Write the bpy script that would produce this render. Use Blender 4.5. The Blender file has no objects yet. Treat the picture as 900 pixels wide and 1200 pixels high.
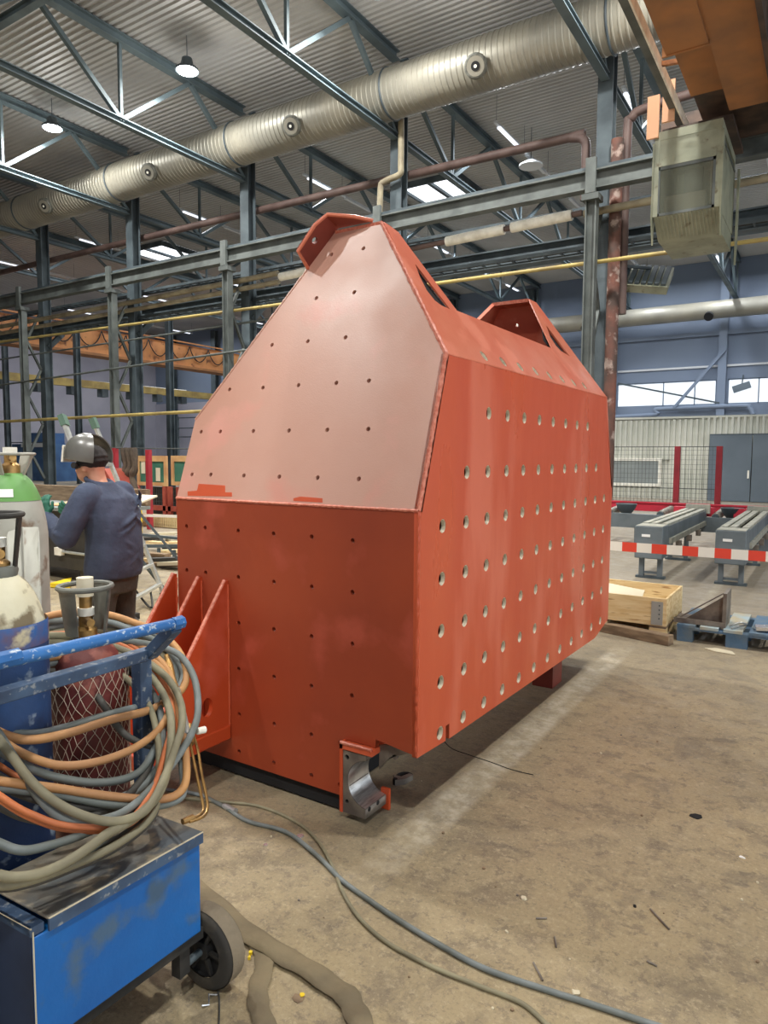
import bpy, bmesh, math, random
from mathutils import Vector, Matrix, Euler
random.seed(7)
C = bpy.context.scene.collection
PI = math.pi
def V(*a): return Vector(a)

# ------------------------------------------------------------------ camera
CAM_H = 1.65
F_PX, PITCH, ROLL, YAW = 815.83, -0.0797, 0.0057, 0.569
_F = V(-math.sin(YAW)*math.cos(PITCH), math.cos(YAW)*math.cos(PITCH), math.sin(PITCH))
_R0 = V(math.cos(YAW), math.sin(YAW), 0); _U0 = _R0.cross(_F)
_R = math.cos(ROLL)*_R0 + math.sin(ROLL)*_U0
_U = -math.sin(ROLL)*_R0 + math.cos(ROLL)*_U0
cd = bpy.data.cameras.new('camera'); cam = bpy.data.objects.new('camera', cd); C.objects.link(cam)
cd.sensor_fit = 'VERTICAL'; cd.sensor_height = 24.0; cd.lens = 24.0*F_PX/1200.0
cd.clip_start = 0.05; cd.clip_end = 300
M = Matrix((( _R.x,_U.x,-_F.x,0),(_R.y,_U.y,-_F.y,0),(_R.z,_U.z,-_F.z,CAM_H),(0,0,0,1)))
cam.matrix_world = M
bpy.context.scene.camera = cam

# ------------------------------------------------------------------ world, light, exposure
sc = bpy.context.scene
sc.view_settings.view_transform = 'Standard'; sc.view_settings.look = 'None'
sc.view_settings.exposure = 0.15; sc.view_settings.gamma = 1.0
w = bpy.data.worlds.new('overcast_sky'); sc.world = w; w.use_nodes = True
bg = w.node_tree.nodes['Background']; bg.inputs[0].default_value = (0.86, 0.93, 1.0, 1); bg.inputs[1].default_value = 1.6
LAMP_W = 520.0      # watts of every high-bay lamp in the near bay
LAMP_FAR_W = 330.0
TUBE_W = 170.0

# ------------------------------------------------------------------ pixel -> point on a real plane
def _ray(u, v): return _F + _R*((u-450)/F_PX) - _U*((v-600)/F_PX)
def at(u, v, X=None, Y=None, Z=None, D=None):
    d = _ray(u, v); o = V(0, 0, CAM_H)
    if D is not None: return o + d*D
    t = X/d.x if X is not None else (Y/d.y if Y is not None else (Z-CAM_H)/d.z)
    return o + d*t
def atp(u, v, P0, N):
    d = _ray(u, v); o = V(0, 0, CAM_H)
    return o + d*((P0-o).dot(N)/d.dot(N))

# ------------------------------------------------------------------ materials
def srgb(r, g, b):
    f = lambda c: (c/255/12.92) if c/255 <= 0.04045 else ((c/255+0.055)/1.055)**2.4
    return (f(r), f(g), f(b), 1)
def mat(name, c1, rough=0.6, metal=0.0, c2=None, scale=3.0, amt=0.5, bump=0.0, bscale=40.0, c3=None, s3=12.0, a3=0.3, detail=6.0, spec=0.5, emit=None, alpha=None, stretch=None, rvar=0.0, sharp=0.12, coat=0.0):
    m = bpy.data.materials.new(name); m.use_nodes = True
    nt = m.node_tree; n = nt.nodes; l = nt.links; b = n['Principled BSDF']
    b.inputs['Base Color'].default_value = srgb(*c1); b.inputs['Roughness'].default_value = rough
    b.inputs['Metallic'].default_value = metal; b.inputs['Specular IOR Level'].default_value = spec
    if coat: b.inputs['Coat Weight'].default_value = coat; b.inputs['Coat Roughness'].default_value = .25
    tc = n.new('ShaderNodeTexCoord'); src = tc.outputs['Object']
    if stretch:
        mp = n.new('ShaderNodeMapping'); mp.inputs['Scale'].default_value = stretch; l.new(src, mp.inputs[0]); src = mp.outputs[0]
    col = None
    def layer(prev, c, s, a, sh):
        nz = n.new('ShaderNodeTexNoise'); nz.inputs['Scale'].default_value = s; nz.inputs['Detail'].default_value = detail; l.new(src, nz.inputs['Vector'])
        r = n.new('ShaderNodeMapRange'); t = 0.68-0.36*a
        r.inputs['From Min'].default_value = t-sh; r.inputs['From Max'].default_value = t+sh; r.clamp = True; l.new(nz.outputs['Fac'], r.inputs['Value'])
        mx = n.new('ShaderNodeMix'); mx.data_type = 'RGBA'; l.new(r.outputs[0], mx.inputs['Factor'])
        if prev is None: mx.inputs['A'].default_value = srgb(*c1)
        else: l.new(prev, mx.inputs['A'])
        mx.inputs['B'].default_value = srgb(*c); return mx.outputs['Result'], nz
    if c2: col, nz = layer(None, c2, scale, amt, sharp)
    if c3: col, _ = layer(col, c3, s3, a3, 0.05)
    if col: l.new(col, b.inputs['Base Color'])
    if rvar and c2:
        r = n.new('ShaderNodeMapRange'); r.inputs['To Min'].default_value = max(0.02, rough-rvar); r.inputs['To Max'].default_value = min(1, rough+rvar)
        r.inputs['From Min'].default_value = .35; r.inputs['From Max'].default_value = .65
        l.new(nz.outputs['Fac'], r.inputs['Value']); l.new(r.outputs[0], b.inputs['Roughness'])
    if bump:
        nb = n.new('ShaderNodeTexNoise'); nb.inputs['Scale'].default_value = bscale; nb.inputs['Detail'].default_value = 4; l.new(src, nb.inputs['Vector'])
        bp = n.new('ShaderNodeBump'); bp.inputs['Strength'].default_value = bump; bp.inputs['Distance'].default_value = .02
        l.new(nb.outputs['Fac'], bp.inputs['Height']); l.new(bp.outputs[0], b.inputs['Normal'])
    if emit: b.inputs['Emission Color'].default_value = srgb(*emit[0]); b.inputs['Emission Strength'].default_value = emit[1]
    if alpha is not None:
        b.inputs['Alpha'].default_value = alpha
    return m
def glass(name, tint, rough=.08, fac=.35):
    m = bpy.data.materials.new(name); m.use_nodes = True; n = m.node_tree.nodes; l = m.node_tree.links
    b = n['Principled BSDF']; b.inputs['Base Color'].default_value = srgb(*tint); b.inputs['Roughness'].default_value = rough
    t = n.new('ShaderNodeBsdfTransparent'); mx = n.new('ShaderNodeMixShader'); mx.inputs[0].default_value = fac
    l.new(t.outputs[0], mx.inputs[1]); l.new(b.outputs[0], mx.inputs[2]); l.new(mx.outputs[0], n['Material Output'].inputs[0])
    return m

M_ = {}
M_['steel'] = mat('blue_grey_steel', (86,98,104), .62, .0, (60,70,76), 1.2, .5)
M_['steel_post'] = mat('weathered_green_grey_steel', (102,108,106), .6, 0, (80,86,84), 2, .5)
M_['truss'] = mat('teal_grey_truss_paint', (98,114,120), .65, 0, (82,96,102), 1, .5)
M_['deck'] = mat('roof_deck_sheet', (190,190,188), .5, .1, (168,168,168), .25, .5)
M_['duct'] = mat('galvanised_duct', (164,160,146), .45, .25, (140,138,128), .6, .5)
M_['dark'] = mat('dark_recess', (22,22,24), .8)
M_['black'] = mat('black_rubber', (30,30,30), .7, 0, (58,56,52), 8, .4)
M_['wall_hi'] = mat('blue_grey_wall_cladding', (130,144,164), .7, 0, (120,134,156), .15, .5)
M_['wall_lo'] = mat('pale_lilac_wall', (176,176,188), .8, 0, (158,158,172), .3, .5)
M_['corr'] = mat('pale_corrugated_sheet', (216,216,204), .5, .05, (196,198,186), .8, .5)
M_['door_grey'] = mat('grey_door_paint', (104,116,126), .6, 0, (94,106,116), .7, .5)
M_['orange'] = mat('crane_orange', (208,142,84), .55, 0, (184,120,70), 1.2, .4, c3=(120,74,44), s3=2.5, a3=.12)
M_['crane_under'] = mat('dull_crane_orange', (164,110,64), .7, 0, (138,96,62), 1.4, .5)  # duller orange on the near girder and lower flanges
M_['crane_dark'] = mat('crane_brown_grease', (86,66,54), .7, 0, (60,48,42), 3, .5)
M_['cab'] = mat('cabin_olive_grey_paint', (158,160,138), .5, 0, (134,138,118), 2.2, .5, c3=(108,100,80), s3=5, a3=.04)
M_['cabin_glass'] = glass('grimy_cabin_glass', (126,130,116), .12, .5)
M_['yellow_pipe'] = mat('ochre_gas_pipe', (186,166,100), .55, 0, (150,132,84), 1.5, .4)
M_['red_pipe'] = mat('brown_red_pipe', (108,88,82), .6, 0, (86,68,64), 2, .5)
M_['rust_pipe'] = mat('flaking_rust_pipe', (122,80,68), .8, 0, (82,66,60), 2.2, .55, c3=(170,150,140), s3=4, a3=.2)
M_['lag'] = mat('white_pipe_lagging', (248,246,234), .8, 0, (222,218,204), 4, .4)
M_['beige_pipe'] = mat('dusty_beige_pipe', (168,158,132), .6, 0, (130,120,100), 2, .5)
M_['white_metal'] = mat('white_metal', (214,218,222), .45)
M_['red_fence'] = mat('red_fence_paint', (172,48,60), .5, 0, (150,42,52), 2, .4)
M_['mesh_wire'] = mat('dark_fence_wire', (78,84,84), .6, .3)
M_['machine'] = mat('conveyor_grey_paint', (106,116,122), .5, 0, (88,98,104), 3, .4)
M_['machine_top'] = mat('dusty_machine_top', (168,166,152), .65, 0, (136,138,130), 6, .4)
M_['machine_red'] = mat('conveyor_red_paint', (206,50,70), .5, 0, (180,44,60), 3, .4)
M_['roller'] = mat('dusty_steel_roller', (150,146,134), .5, .4, (120,116,106), 6, .4)
M_['tape_red'] = mat('barrier_tape_red', (226,74,56), .45)
M_['tape_white'] = mat('barrier_tape_white', (236,232,222), .45)
M_['label_white'] = mat('white_sticker', (238,238,236), .5)
M_['yellow_sign'] = mat('warning_yellow', (240,200,60), .5)
M_['wood'] = mat('pale_pine', (236,212,164), .75, 0, (218,186,132), 3, .5, stretch=(1,4,10), bump=.1, bscale=20, c3=(168,126,78), s3=5, a3=.1)
M_['wood_old'] = mat('old_brown_timber', (150,128,102), .85, 0, (114,94,74), 3, .5, stretch=(1,5,8), bump=.2)
M_['pallet_blue'] = mat('worn_blue_pallet', (84,114,142), .8, 0, (110,124,132), 6, .4, bump=.2)
M_['pallet_top'] = mat('pale_blue_wood', (158,178,186), .8, 0, (176,166,140), 5, .5)
M_['raw_steel'] = mat('raw_steel_scale', (142,134,124), .5, .4, (104,96,90), 8, .5, bump=.1)
M_['machined'] = mat('machined_bright_steel', (206,206,204), .28, .85, (160,160,158), 14, .4, stretch=(8,1,1))
M_['zinc'] = mat('zinc_hinge', (180,184,184), .4, .6)
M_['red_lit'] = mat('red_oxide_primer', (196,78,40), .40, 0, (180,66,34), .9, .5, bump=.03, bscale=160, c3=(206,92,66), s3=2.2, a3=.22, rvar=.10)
M_['red_side'] = mat('lit_red_side_primer', (204,92,58), .36, 0, (196,82,50), 1.3, .5, bump=.03, bscale=120, c3=(212,110,82), s3=1.1, a3=.32, rvar=.12, stretch=(1,2.2,.5))  # same primer, brighter: light on the right side put into the colour
M_['red_roof'] = mat('lit_red_roof_primer', (208,120,92), .42, 0, (200,100,74), 1.8, .5, bump=.04, bscale=120, c3=(216,126,100), s3=4, a3=.25, rvar=.1)  # same primer, paler: light falling on the roof plates put into the colour
M_['red_tilt'] = mat('glare_pink_primer', (206,162,146), .38, 0, (198,146,126), 1.1, .5, bump=.04, bscale=140, c3=(212,152,136), s3=2.4, a3=.25, rvar=.1, spec=.9)  # same primer, pinker: glare of the ceiling lamps put into the colour
M_['red_front'] = mat('shaded_red_front_primer', (160,66,36), .5, 0, (146,58,32), 1.4, .5, bump=.04, bscale=140, c3=(170,74,52), s3=3, a3=.2, rvar=.08)  # same primer, darker: shade on the front put into the colour
M_['weld'] = mat('painted_weld_bead', (214,134,112), .45, 0, (190,96,72), 60, .5)
M_['liner'] = mat('cream_bolt_sleeve', (236,226,204), .5, 0, (200,190,166), 40, .4)
M_['red_inside'] = mat('shaded_red_inner_primer', (132,56,44), .5, 0, (108,46,38), 3, .5)  # same primer, darker: shade inside lug and hood put into the colour
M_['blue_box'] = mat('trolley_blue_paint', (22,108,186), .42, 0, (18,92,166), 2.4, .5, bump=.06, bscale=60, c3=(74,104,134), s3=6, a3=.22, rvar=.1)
M_['blue_side'] = mat('dark_navy_side', (38,52,78), .6, 0, (28,38,58), 5, .5)  # darker navy for the box end and platform wall
M_['lid'] = mat('scuffed_dirty_lid', (126,118,102), .8, 0, (94,102,108), 5, .45, bump=.12, bscale=50, c3=(150,140,120), s3=16, a3=.3)
M_['blue_tube'] = mat('worn_blue_tube', (52,118,188), .45, 0, (42,102,168), 8, .5, c3=(196,208,216), s3=60, a3=.12)
M_['blue_bar'] = mat('grimy_blue_bar', (70,94,124), .55, 0, (50,68,94), 9, .5, c3=(140,146,150), s3=50, a3=.12)
M_['cyl_blue'] = mat('chipped_blue_cylinder', (36,70,118), .6, 0, (26,46,82), 5, .6, c3=(150,166,182), s3=16, a3=.12, bump=.1)
M_['cyl_white'] = mat('chipped_cream_shoulder', (222,216,188), .6, 0, (206,196,160), 6, .4, c3=(126,112,86), s3=12, a3=.22, bump=.1)
M_['cyl_band'] = mat('blue_rust_band', (52,104,170), .6, 0, (132,84,52), 9, .5, c3=(206,196,164), s3=14, a3=.2)
M_['cyl_red'] = mat('maroon_cylinder', (112,44,40), .55, 0, (84,34,34), 6, .5, c3=(142,78,66), s3=14, a3=.2, bump=.1)
M_['cyl_green'] = mat('green_shoulder', (104,158,84), .5, 0, (92,142,78), 5, .5, c3=(166,180,150), s3=9, a3=.15)
M_['cyl_grey'] = mat('pale_grey_cylinder', (176,176,166), .6, 0, (154,152,142), 5, .5, c3=(118,96,76), s3=9, a3=.13)
M_['collar'] = mat('grey_valve_guard', (118,120,112), .55, .1, (90,90,84), 12, .5)
M_['brass'] = mat('brass', (188,150,92), .35, .8, (142,112,74), 20, .4)
M_['hose_tan'] = mat('tan_rubber_hose', (198,148,94), .6, 0, (170,124,82), 7, .5, bump=.1)
M_['hose_orange'] = mat('orange_rubber_hose', (214,124,70), .6, 0, (186,106,64), 7, .5)
M_['hose_grey'] = mat('blue_grey_hose', (130,138,138), .6, 0, (104,110,106), 7, .5)
M_['hose_olive'] = mat('dusty_olive_hose', (152,146,118), .65, 0, (124,118,96), 7, .5)
M_['hose_dark'] = mat('dark_grey_hose', (86,84,78), .65, 0, (64,62,58), 7, .5)
M_['flat_hose'] = mat('dusty_flat_hose', (138,124,96), .85, 0, (114,102,80), 5, .5, bump=.3, bscale=25)
M_['tyre'] = mat('dusty_tyre', (56,54,50), .85, 0, (96,88,74), 9, .45)
M_['tread'] = mat('dusty_tread', (136,124,104), .9, 0, (108,98,82), 9, .45, bump=.2)
M_['rim'] = mat('black_rim', (34,34,34), .55)
M_['net'] = mat('white_string_net', (196,180,160), .8)
M_['alu'] = mat('aluminium', (204,206,200), .35, .6, (180,182,178), 8, .4)
M_['foot_green'] = mat('grey_green_rubber', (84,112,98), .7)
M_['jacket'] = mat('navy_work_jacket', (66,76,98), .9, 0, (54,62,82), 6, .5, bump=.5, bscale=14)
M_['trousers'] = mat('dark_olive_trousers', (70,68,60), .9, 0, (54,52,48), 8, .5, bump=.5, bscale=16)
M_['skin'] = mat('skin', (206,150,124), .55)
M_['helmet'] = mat('grey_welding_helmet', (104,104,100), .3, 0, (88,88,84), 6, .4, coat=.4)
M_['cap'] = mat('dark_cap', (44,42,42), .9, bump=.4, bscale=30)
M_['glove'] = mat('green_glove', (40,104,84), .75, 0, (32,86,70), 12, .4)
M_['boot'] = mat('black_boot', (32,30,28), .6)
M_['bench_top'] = mat('bench_grey', (136,142,140), .6)
M_['bench_dark'] = mat('bench_dark_steel', (64,62,58), .6, .1, (50,48,46), 4, .5)
M_['ply'] = mat('orange_ply_sheet', (220,168,122), .7)
M_['paper'] = mat('cream_sheet', (222,212,186), .8)
M_['yellow'] = mat('safety_yellow', (240,206,40), .5)
M_['green_pane'] = mat('green_screen_pane', (74,126,106), .3, 0, (60,110,92), 2, .5, spec=.6)
M_['frame_tan'] = mat('tan_timber_frame', (214,176,122), .7, 0, (196,146,100), 3, .5)
M_['red_machine'] = mat('dull_red_machine', (176,84,66), .6, 0, (150,66,54), 3, .5)
M_['cream_mesh'] = mat('cream_mesh_panel', (214,196,150), .8)
M_['hessian'] = mat('dark_hanging_strap', (74,64,56), .9, 0, (100,88,74), 6, .5)
M_['blue_far'] = mat('far_blue_machine', (72,112,160), .6, 0, (54,88,132), 1, .5)
M_['silver'] = mat('shiny_silver', (224,226,228), .2, .8)
M_['debris'] = mat('pale_chip', (206,196,170), .8)
M_['lampglow'] = mat('lamp_glow', (255,255,255), .5, emit=((250,255,252), 30))
M_['tubeglow'] = mat('tube_glow', (235,240,248), .4, emit=((235,242,255), 1.3))
M_['skyglow'] = mat('skylight_glow', (245,250,255), .4, emit=((242,248,255), 1.7))
M_['sleeve_beige'] = mat('orange_pink_plate', (224,170,132), .6)
M_['winglass'] = glass('hazy_window_glass', (235,242,248), .3, .25)
M_['darkglass'] = mat('office_window_pane', (150,158,156), .15, 0, (134,142,142), 1, .5, spec=.8)

def floor_material():
    m = bpy.data.materials.new('stained_concrete_floor'); m.use_nodes = True
    nt = m.node_tree; n = nt.nodes; l = nt.links; b = n['Principled BSDF']
    g = n.new('ShaderNodeNewGeometry'); pos = g.outputs['Position']
    def noise(s, det=8, rg=.6, vec=None, dist=0):
        z = n.new('ShaderNodeTexNoise'); z.inputs['Scale'].default_value = s; z.inputs['Detail'].default_value = det; z.inputs['Roughness'].default_value = rg
        z.inputs['Distortion'].default_value = dist; l.new(vec or pos, z.inputs['Vector']); return z.outputs['Fac']
    def rng(v, a, b_, c=0, d=1):
        r = n.new('ShaderNodeMapRange'); r.clamp = True; l.new(v, r.inputs['Value'])
        for k, q in zip(('From Min','From Max','To Min','To Max'), (a, b_, c, d)): r.inputs[k].default_value = q
        return r.outputs[0]
    def mix(f, a, c):
        x = n.new('ShaderNodeMix'); x.data_type = 'RGBA'; l.new(f, x.inputs['Factor'])
        if isinstance(a, tuple): x.inputs['A'].default_value = srgb(*a)
        else: l.new(a, x.inputs['A'])
        x.inputs['B'].default_value = srgb(*c); return x.outputs['Result']
    def mul(a, b_):
        x = n.new('ShaderNodeMath'); x.operation = 'MULTIPLY'; l.new(a, x.inputs[0])
        if isinstance(b_, (int, float)): x.inputs[1].default_value = b_
        else: l.new(b_, x.inputs[1])
        return x.outputs[0]
    c = mix(rng(noise(.9, 6), .38, .62), (166,149,116), (149,135,108))
    c = mix(rng(noise(5.5, 10, .72, dist=.4), .50, .60, 0, .6), c, (120,108,90))
    c = mix(mul(rng(noise(17, 8, .7), .55, .6), .5), c, (104,94,82))
    c = mix(mul(rng(noise(70, 6, .8), .5, .62), .45), c, (112,102,84))
    c = mix(mul(rng(noise(48, 7, .8), .54, .62), .5), c, (196,180,148))
    c = mix(mul(rng(noise(14, 10, .8), .54, .62), .6), c, (180,164,134))
    c = mix(mul(rng(noise(2.3, 6, .6, dist=.8), .58, .64), .35), c, (92,86,78))
    sep = n.new('ShaderNodeSeparateXYZ'); l.new(pos, sep.inputs[0])
    # greyer concrete farther into the hall
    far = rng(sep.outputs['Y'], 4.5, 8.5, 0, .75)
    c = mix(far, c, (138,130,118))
    # worn pale painted line running along the housing, worn off in places
    def band(axis, x0, x1, e=.02):
        a = rng(sep.outputs[axis], x0-e, x0+e); b2 = rng(sep.outputs[axis], x1-e, x1+e, 1, 0); return mul(a, b2)
    wear = rng(noise(9, 8, .7), .36, .56, 1, .25)
    line = mul(mul(band('X', -1.53, -1.36), band('Y', 2.3, 6.0, .3)), wear)
    c = mix(mul(line, .75), c, (206,196,176))
    c = mix(mul(mul(band('X', -2.75, -1.53, .06), band('Y', 2.2, 6.2, .4)), .35), c, (96,92,84))  # floor darkened under the housing, its shade put into the colour
    for k, x in enumerate((-1.78, -1.15)):
        ln = mul(mul(band('X', x-.05, x+.05), band('Y', 7.6, 12, .3)), wear); c = mix(mul(ln, .45), c, (196,188,170))
    # slab joints
    for ax, q in (('Y', 7.25), ('Y', 2.0), ('X', -5.0)):
        c = mix(mul(band(ax, q-.008, q+.008, .004), .0 if ax != 'Y' or q < 5 else .7), c, (66,60,54))
    l.new(c, b.inputs['Base Color'])
    l.new(rng(noise(6, 8), .35, .65, .5, .85), b.inputs['Roughness'])
    bp = n.new('ShaderNodeBump'); bp.inputs['Strength'].default_value = .5; bp.inputs['Distance'].default_value = .012
    l.new(noise(22, 9, .7), bp.inputs['Height']); l.new(bp.outputs[0], b.inputs['Normal'])
    return m
M_['floor'] = floor_material()

# ------------------------------------------------------------------ mesh builder
class MB:
    def __init__(s): s.v = []; s.f = []; s.sm = []
    def add(s, vs, fs, smooth=False):
        b = len(s.v); s.v += [Vector(q) for q in vs]; s.f += [tuple(i+b for i in f) for f in fs]; s.sm += [smooth]*len(fs); return s
    def box(s, x0, x1, y0, y1, z0, z1, Mx=None):
        vs = [V(x, y, z) for z in (z0, z1) for y in (y0, y1) for x in (x0, x1)]
        if Mx: vs = [Mx @ q for q in vs]
        return s.add(vs, [(0,2,3,1),(4,5,7,6),(0,1,5,4),(2,6,7,3),(0,4,6,2),(1,3,7,5)])
    def bar(s, a, b, w, h=None, up=V(0,0,1)):       # rectangular bar from a to b
        a = Vector(a); b = Vector(b); h = h or w; d = (b-a).normalized()
        if abs(d.dot(up)) > .98: up = V(0,1,0)
        x = d.cross(up).normalized(); y = x.cross(d)
        vs = [p + x*sx*w/2 + y*sy*h/2 for p in (a, b) for sy in (-1, 1) for sx in (-1, 1)]
        return s.add(vs, [(0,2,3,1),(4,5,7,6),(0,1,5,4),(2,6,7,3),(0,4,6,2),(1,3,7,5)])
    def hbeam(s, a, b, w, h, t=.02, up=V(0,0,1)):    # H/I section: two flanges and a web
        a = Vector(a); b = Vector(b); d = (b-a).normalized()
        if abs(d.dot(up)) > .98: up = V(0,1,0)
        x = d.cross(up).normalized(); y = x.cross(d)
        for k in (-1, 1): s.bar(a+y*k*(h/2-t/2), b+y*k*(h/2-t/2), w, t, up)
        s.bar(a, b, t, h-2*t, up); return s
    def tube(s, pts, r, seg=8, closed=False, cap=True):
        pts = [Vector(p) for p in pts]; n = len(pts); rr = r if hasattr(r, '__len__') else [r]*n
        T = []
        for i in range(n):
            if closed: d = pts[(i+1)%n]-pts[i-1]
            else: d = pts[min(i+1,n-1)]-pts[max(i-1,0)]
            T.append(d.normalized() if d.length > 1e-9 else V(0,0,1))
        u = T[0].orthogonal().normalized(); vs = []; fs = []
        for i in range(n):
            u = (u - T[i]*u.dot(T[i])); u = u.normalized() if u.length > 1e-6 else T[i].orthogonal().normalized()
            w2 = T[i].cross(u)
            for k in range(seg):
                a = 2*PI*k/seg; vs.append(pts[i] + (u*math.cos(a)+w2*math.sin(a))*rr[i])
        for i in range(n if closed else n-1):
            j = (i+1) % n
            for k in range(seg): fs.append((i*seg+k, i*seg+(k+1)%seg, j*seg+(k+1)%seg, j*seg+k))
        if cap and not closed: fs.append(tuple(range(seg))[::-1]); fs.append(tuple((n-1)*seg+k for k in range(seg)))
        return s.add(vs, fs, True)
    def cyl(s, a, b, r, seg=16, r2=None): return s.tube([a, b], [r, r2 if r2 is not None else r], seg)
    def lathe(s, prof, seg=24, Mx=None, cap=True):    # prof: (r, z)
        vs = []; fs = []; n = len(prof)
        for r, z in prof:
            for k in range(seg):
                a = 2*PI*k/seg; q = V(r*math.cos(a), r*math.sin(a), z); vs.append(Mx @ q if Mx else q)
        for i in range(n-1):
            for k in range(seg): fs.append((i*seg+k, i*seg+(k+1)%seg, (i+1)*seg+(k+1)%seg, (i+1)*seg+k))
        if cap: fs.append(tuple(range(seg))[::-1]); fs.append(tuple((n-1)*seg+k for k in range(seg)))
        return s.add(vs, fs, True)
    def prism(s, poly, off):                           # poly: 3-D points, extruded by off
        poly = [Vector(p) for p in poly]; off = Vector(off); n = len(poly)
        return s.add(poly+[p+off for p in poly], [tuple(range(n))[::-1], tuple(range(n, 2*n))] + [(i, (i+1)%n, n+(i+1)%n, n+i) for i in range(n)])
    def mesh(s, name):
        me = bpy.data.meshes.new(name); me.from_pydata([tuple(q) for q in s.v], [], s.f)
        me.polygons.foreach_set('use_smooth', s.sm); me.update()
        bm = bmesh.new(); bm.from_mesh(me); bmesh.ops.recalc_face_normals(bm, faces=bm.faces); bm.to_mesh(me); bm.free()
        try: me.set_sharp_from_angle(angle=math.radians(40))
        except Exception: pass
        return me

WM = {}
def thing(name, label, cat, loc=(0,0,0), rz=0.0, group=None):
    o = bpy.data.objects.new(name, None); C.objects.link(o); o.empty_display_size = .1
    o.location = loc; o.rotation_euler = (0, 0, rz); o['label'] = label; o['category'] = cat
    if group: o['group'] = group
    WM[o] = Matrix.Translation(Vector(loc)) @ Matrix.Rotation(rz, 4, 'Z')
    return o
def put(name, me, m, parent=None, world=True, bevel=0.0):
    """link a mesh; world=True: its vertices are world coordinates"""
    if m is not None: me.materials.clear(); me.materials.append(m)
    o = bpy.data.objects.new(name, me); C.objects.link(o)
    if parent is not None:
        o.parent = parent
        if world: me.transform(WM[parent].inverted())
        WM[o] = WM[parent].copy()
    elif world:
        xs = [v.co for v in me.vertices]
        c = V(sum(q.x for q in xs)/len(xs), sum(q.y for q in xs)/len(xs), min(q.z for q in xs))
        me.transform(Matrix.Translation(-c)); o.location = c; WM[o] = Matrix.Translation(c)
    if bevel:
        b = o.modifiers.new('bevel', 'BEVEL'); b.width = bevel; b.segments = 2; b.limit_method = 'ANGLE'; b.angle_limit = math.radians(35)
    return o
def obj(name, mb, m, parent=None, world=True, bevel=0.0): return put(name, mb.mesh(name), m, parent, world, bevel)
def tag(o, label, cat, group=None, kind=None):
    o['label'] = label; o['category'] = cat
    if group: o['group'] = group
    if kind: o['kind'] = kind
    return o
def struct(name, mb, m, parent=None):
    o = obj(name, mb, m, parent); o['kind'] = 'structure'; return o
def copy_tree(o, parent=None):
    c = o.copy(); C.objects.link(c); c.parent = parent; WM[c] = WM.get(o, Matrix())
    for ch in [q for q in bpy.data.objects if q.parent == o]: copy_tree(ch, c)
    return c
def smooth_path(P, n=8, closed=False):
    P = [Vector(p) for p in P]; out = []; N = len(P)
    for i in range(N if closed else N-1):
        if closed: a, b, c, d = P[i-1], P[i], P[(i+1)%N], P[(i+2)%N]
        else: a, b, c, d = P[max(i-1,0)], P[i], P[i+1], P[min(i+2,N-1)]
        for k in range(n):
            t = k/n; out.append(.5*((2*b)+(c-a)*t+(2*a-5*b+4*c-d)*t*t+(3*b-a-3*c+d)*t**3))
    if not closed: out.append(P[-1])
    return out
def plate(name, outer, holes, O, U, W, thick, m, parent, seg=16, bevel=0.0, thru=None):
    """flat plate with real holes: outer = (u,v) points; holes = (u,v,r) circles or point lists; body lies from the face to -thick along U x W"""
    cu = bpy.data.curves.new(name, 'CURVE'); cu.dimensions = '2D'; cu.fill_mode = 'BOTH'; cu.extrude = thick/2
    def spl(pts):
        s = cu.splines.new('POLY'); s.points.add(len(pts)-1)
        for p, q in zip(s.points, pts): p.co = (q[0], q[1], 0, 1)
        s.use_cyclic_u = True
    spl(outer)
    for h in holes:
        if isinstance(h[0], (int, float)): spl([(h[0]+h[2]*math.cos(2*PI*k/seg), h[1]+h[2]*math.sin(2*PI*k/seg)) for k in range(seg)])
        else: spl(h)
    tmp = bpy.data.objects.new('tmp', cu); C.objects.link(tmp)
    bpy.context.view_layer.update()
    me = bpy.data.meshes.new_from_object(tmp.evaluated_get(bpy.context.evaluated_depsgraph_get()))
    bpy.data.objects.remove(tmp); bpy.data.curves.remove(cu)
    U = Vector(U).normalized(); W = Vector(W).normalized(); N = U.cross(W)
    O = Vector(O) - N*thick/2
    Mx = Matrix(((U.x,W.x,N.x,O.x),(U.y,W.y,N.y,O.y),(U.z,W.z,N.z,O.z),(0,0,0,1)))
    me.transform(Mx); me.name = name
    return put(name, me, m, parent)
def voxel(mb, size, smooth=6):
    """fuse overlapping pieces into one continuous surface"""
    o = bpy.data.objects.new('tmp', mb.mesh('tmp')); C.objects.link(o)
    r = o.modifiers.new('r', 'REMESH'); r.mode = 'VOXEL'; r.voxel_size = size; r.use_smooth_shade = True
    s = o.modifiers.new('s', 'SMOOTH'); s.iterations = smooth; s.factor = .5
    bpy.context.view_layer.update()
    me = bpy.data.meshes.new_from_object(o.evaluated_get(bpy.context.evaluated_depsgraph_get()))
    bpy.data.objects.remove(o)
    me.polygons.foreach_set('use_smooth', [True]*len(me.polygons)); return me
def ell(mb, c, rx, ry, rz, Mx=None, seg=14):
    pr = [(math.sin(PI*i/10), -math.cos(PI*i/10)) for i in range(11)]
    T = Matrix.Translation(Vector(c)) @ (Mx or Matrix()) @ Matrix.Diagonal((rx, ry, rz, 1))
    mb.lathe([(max(r, 1e-3), z) for r, z in pr], seg, T); return mb

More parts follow.
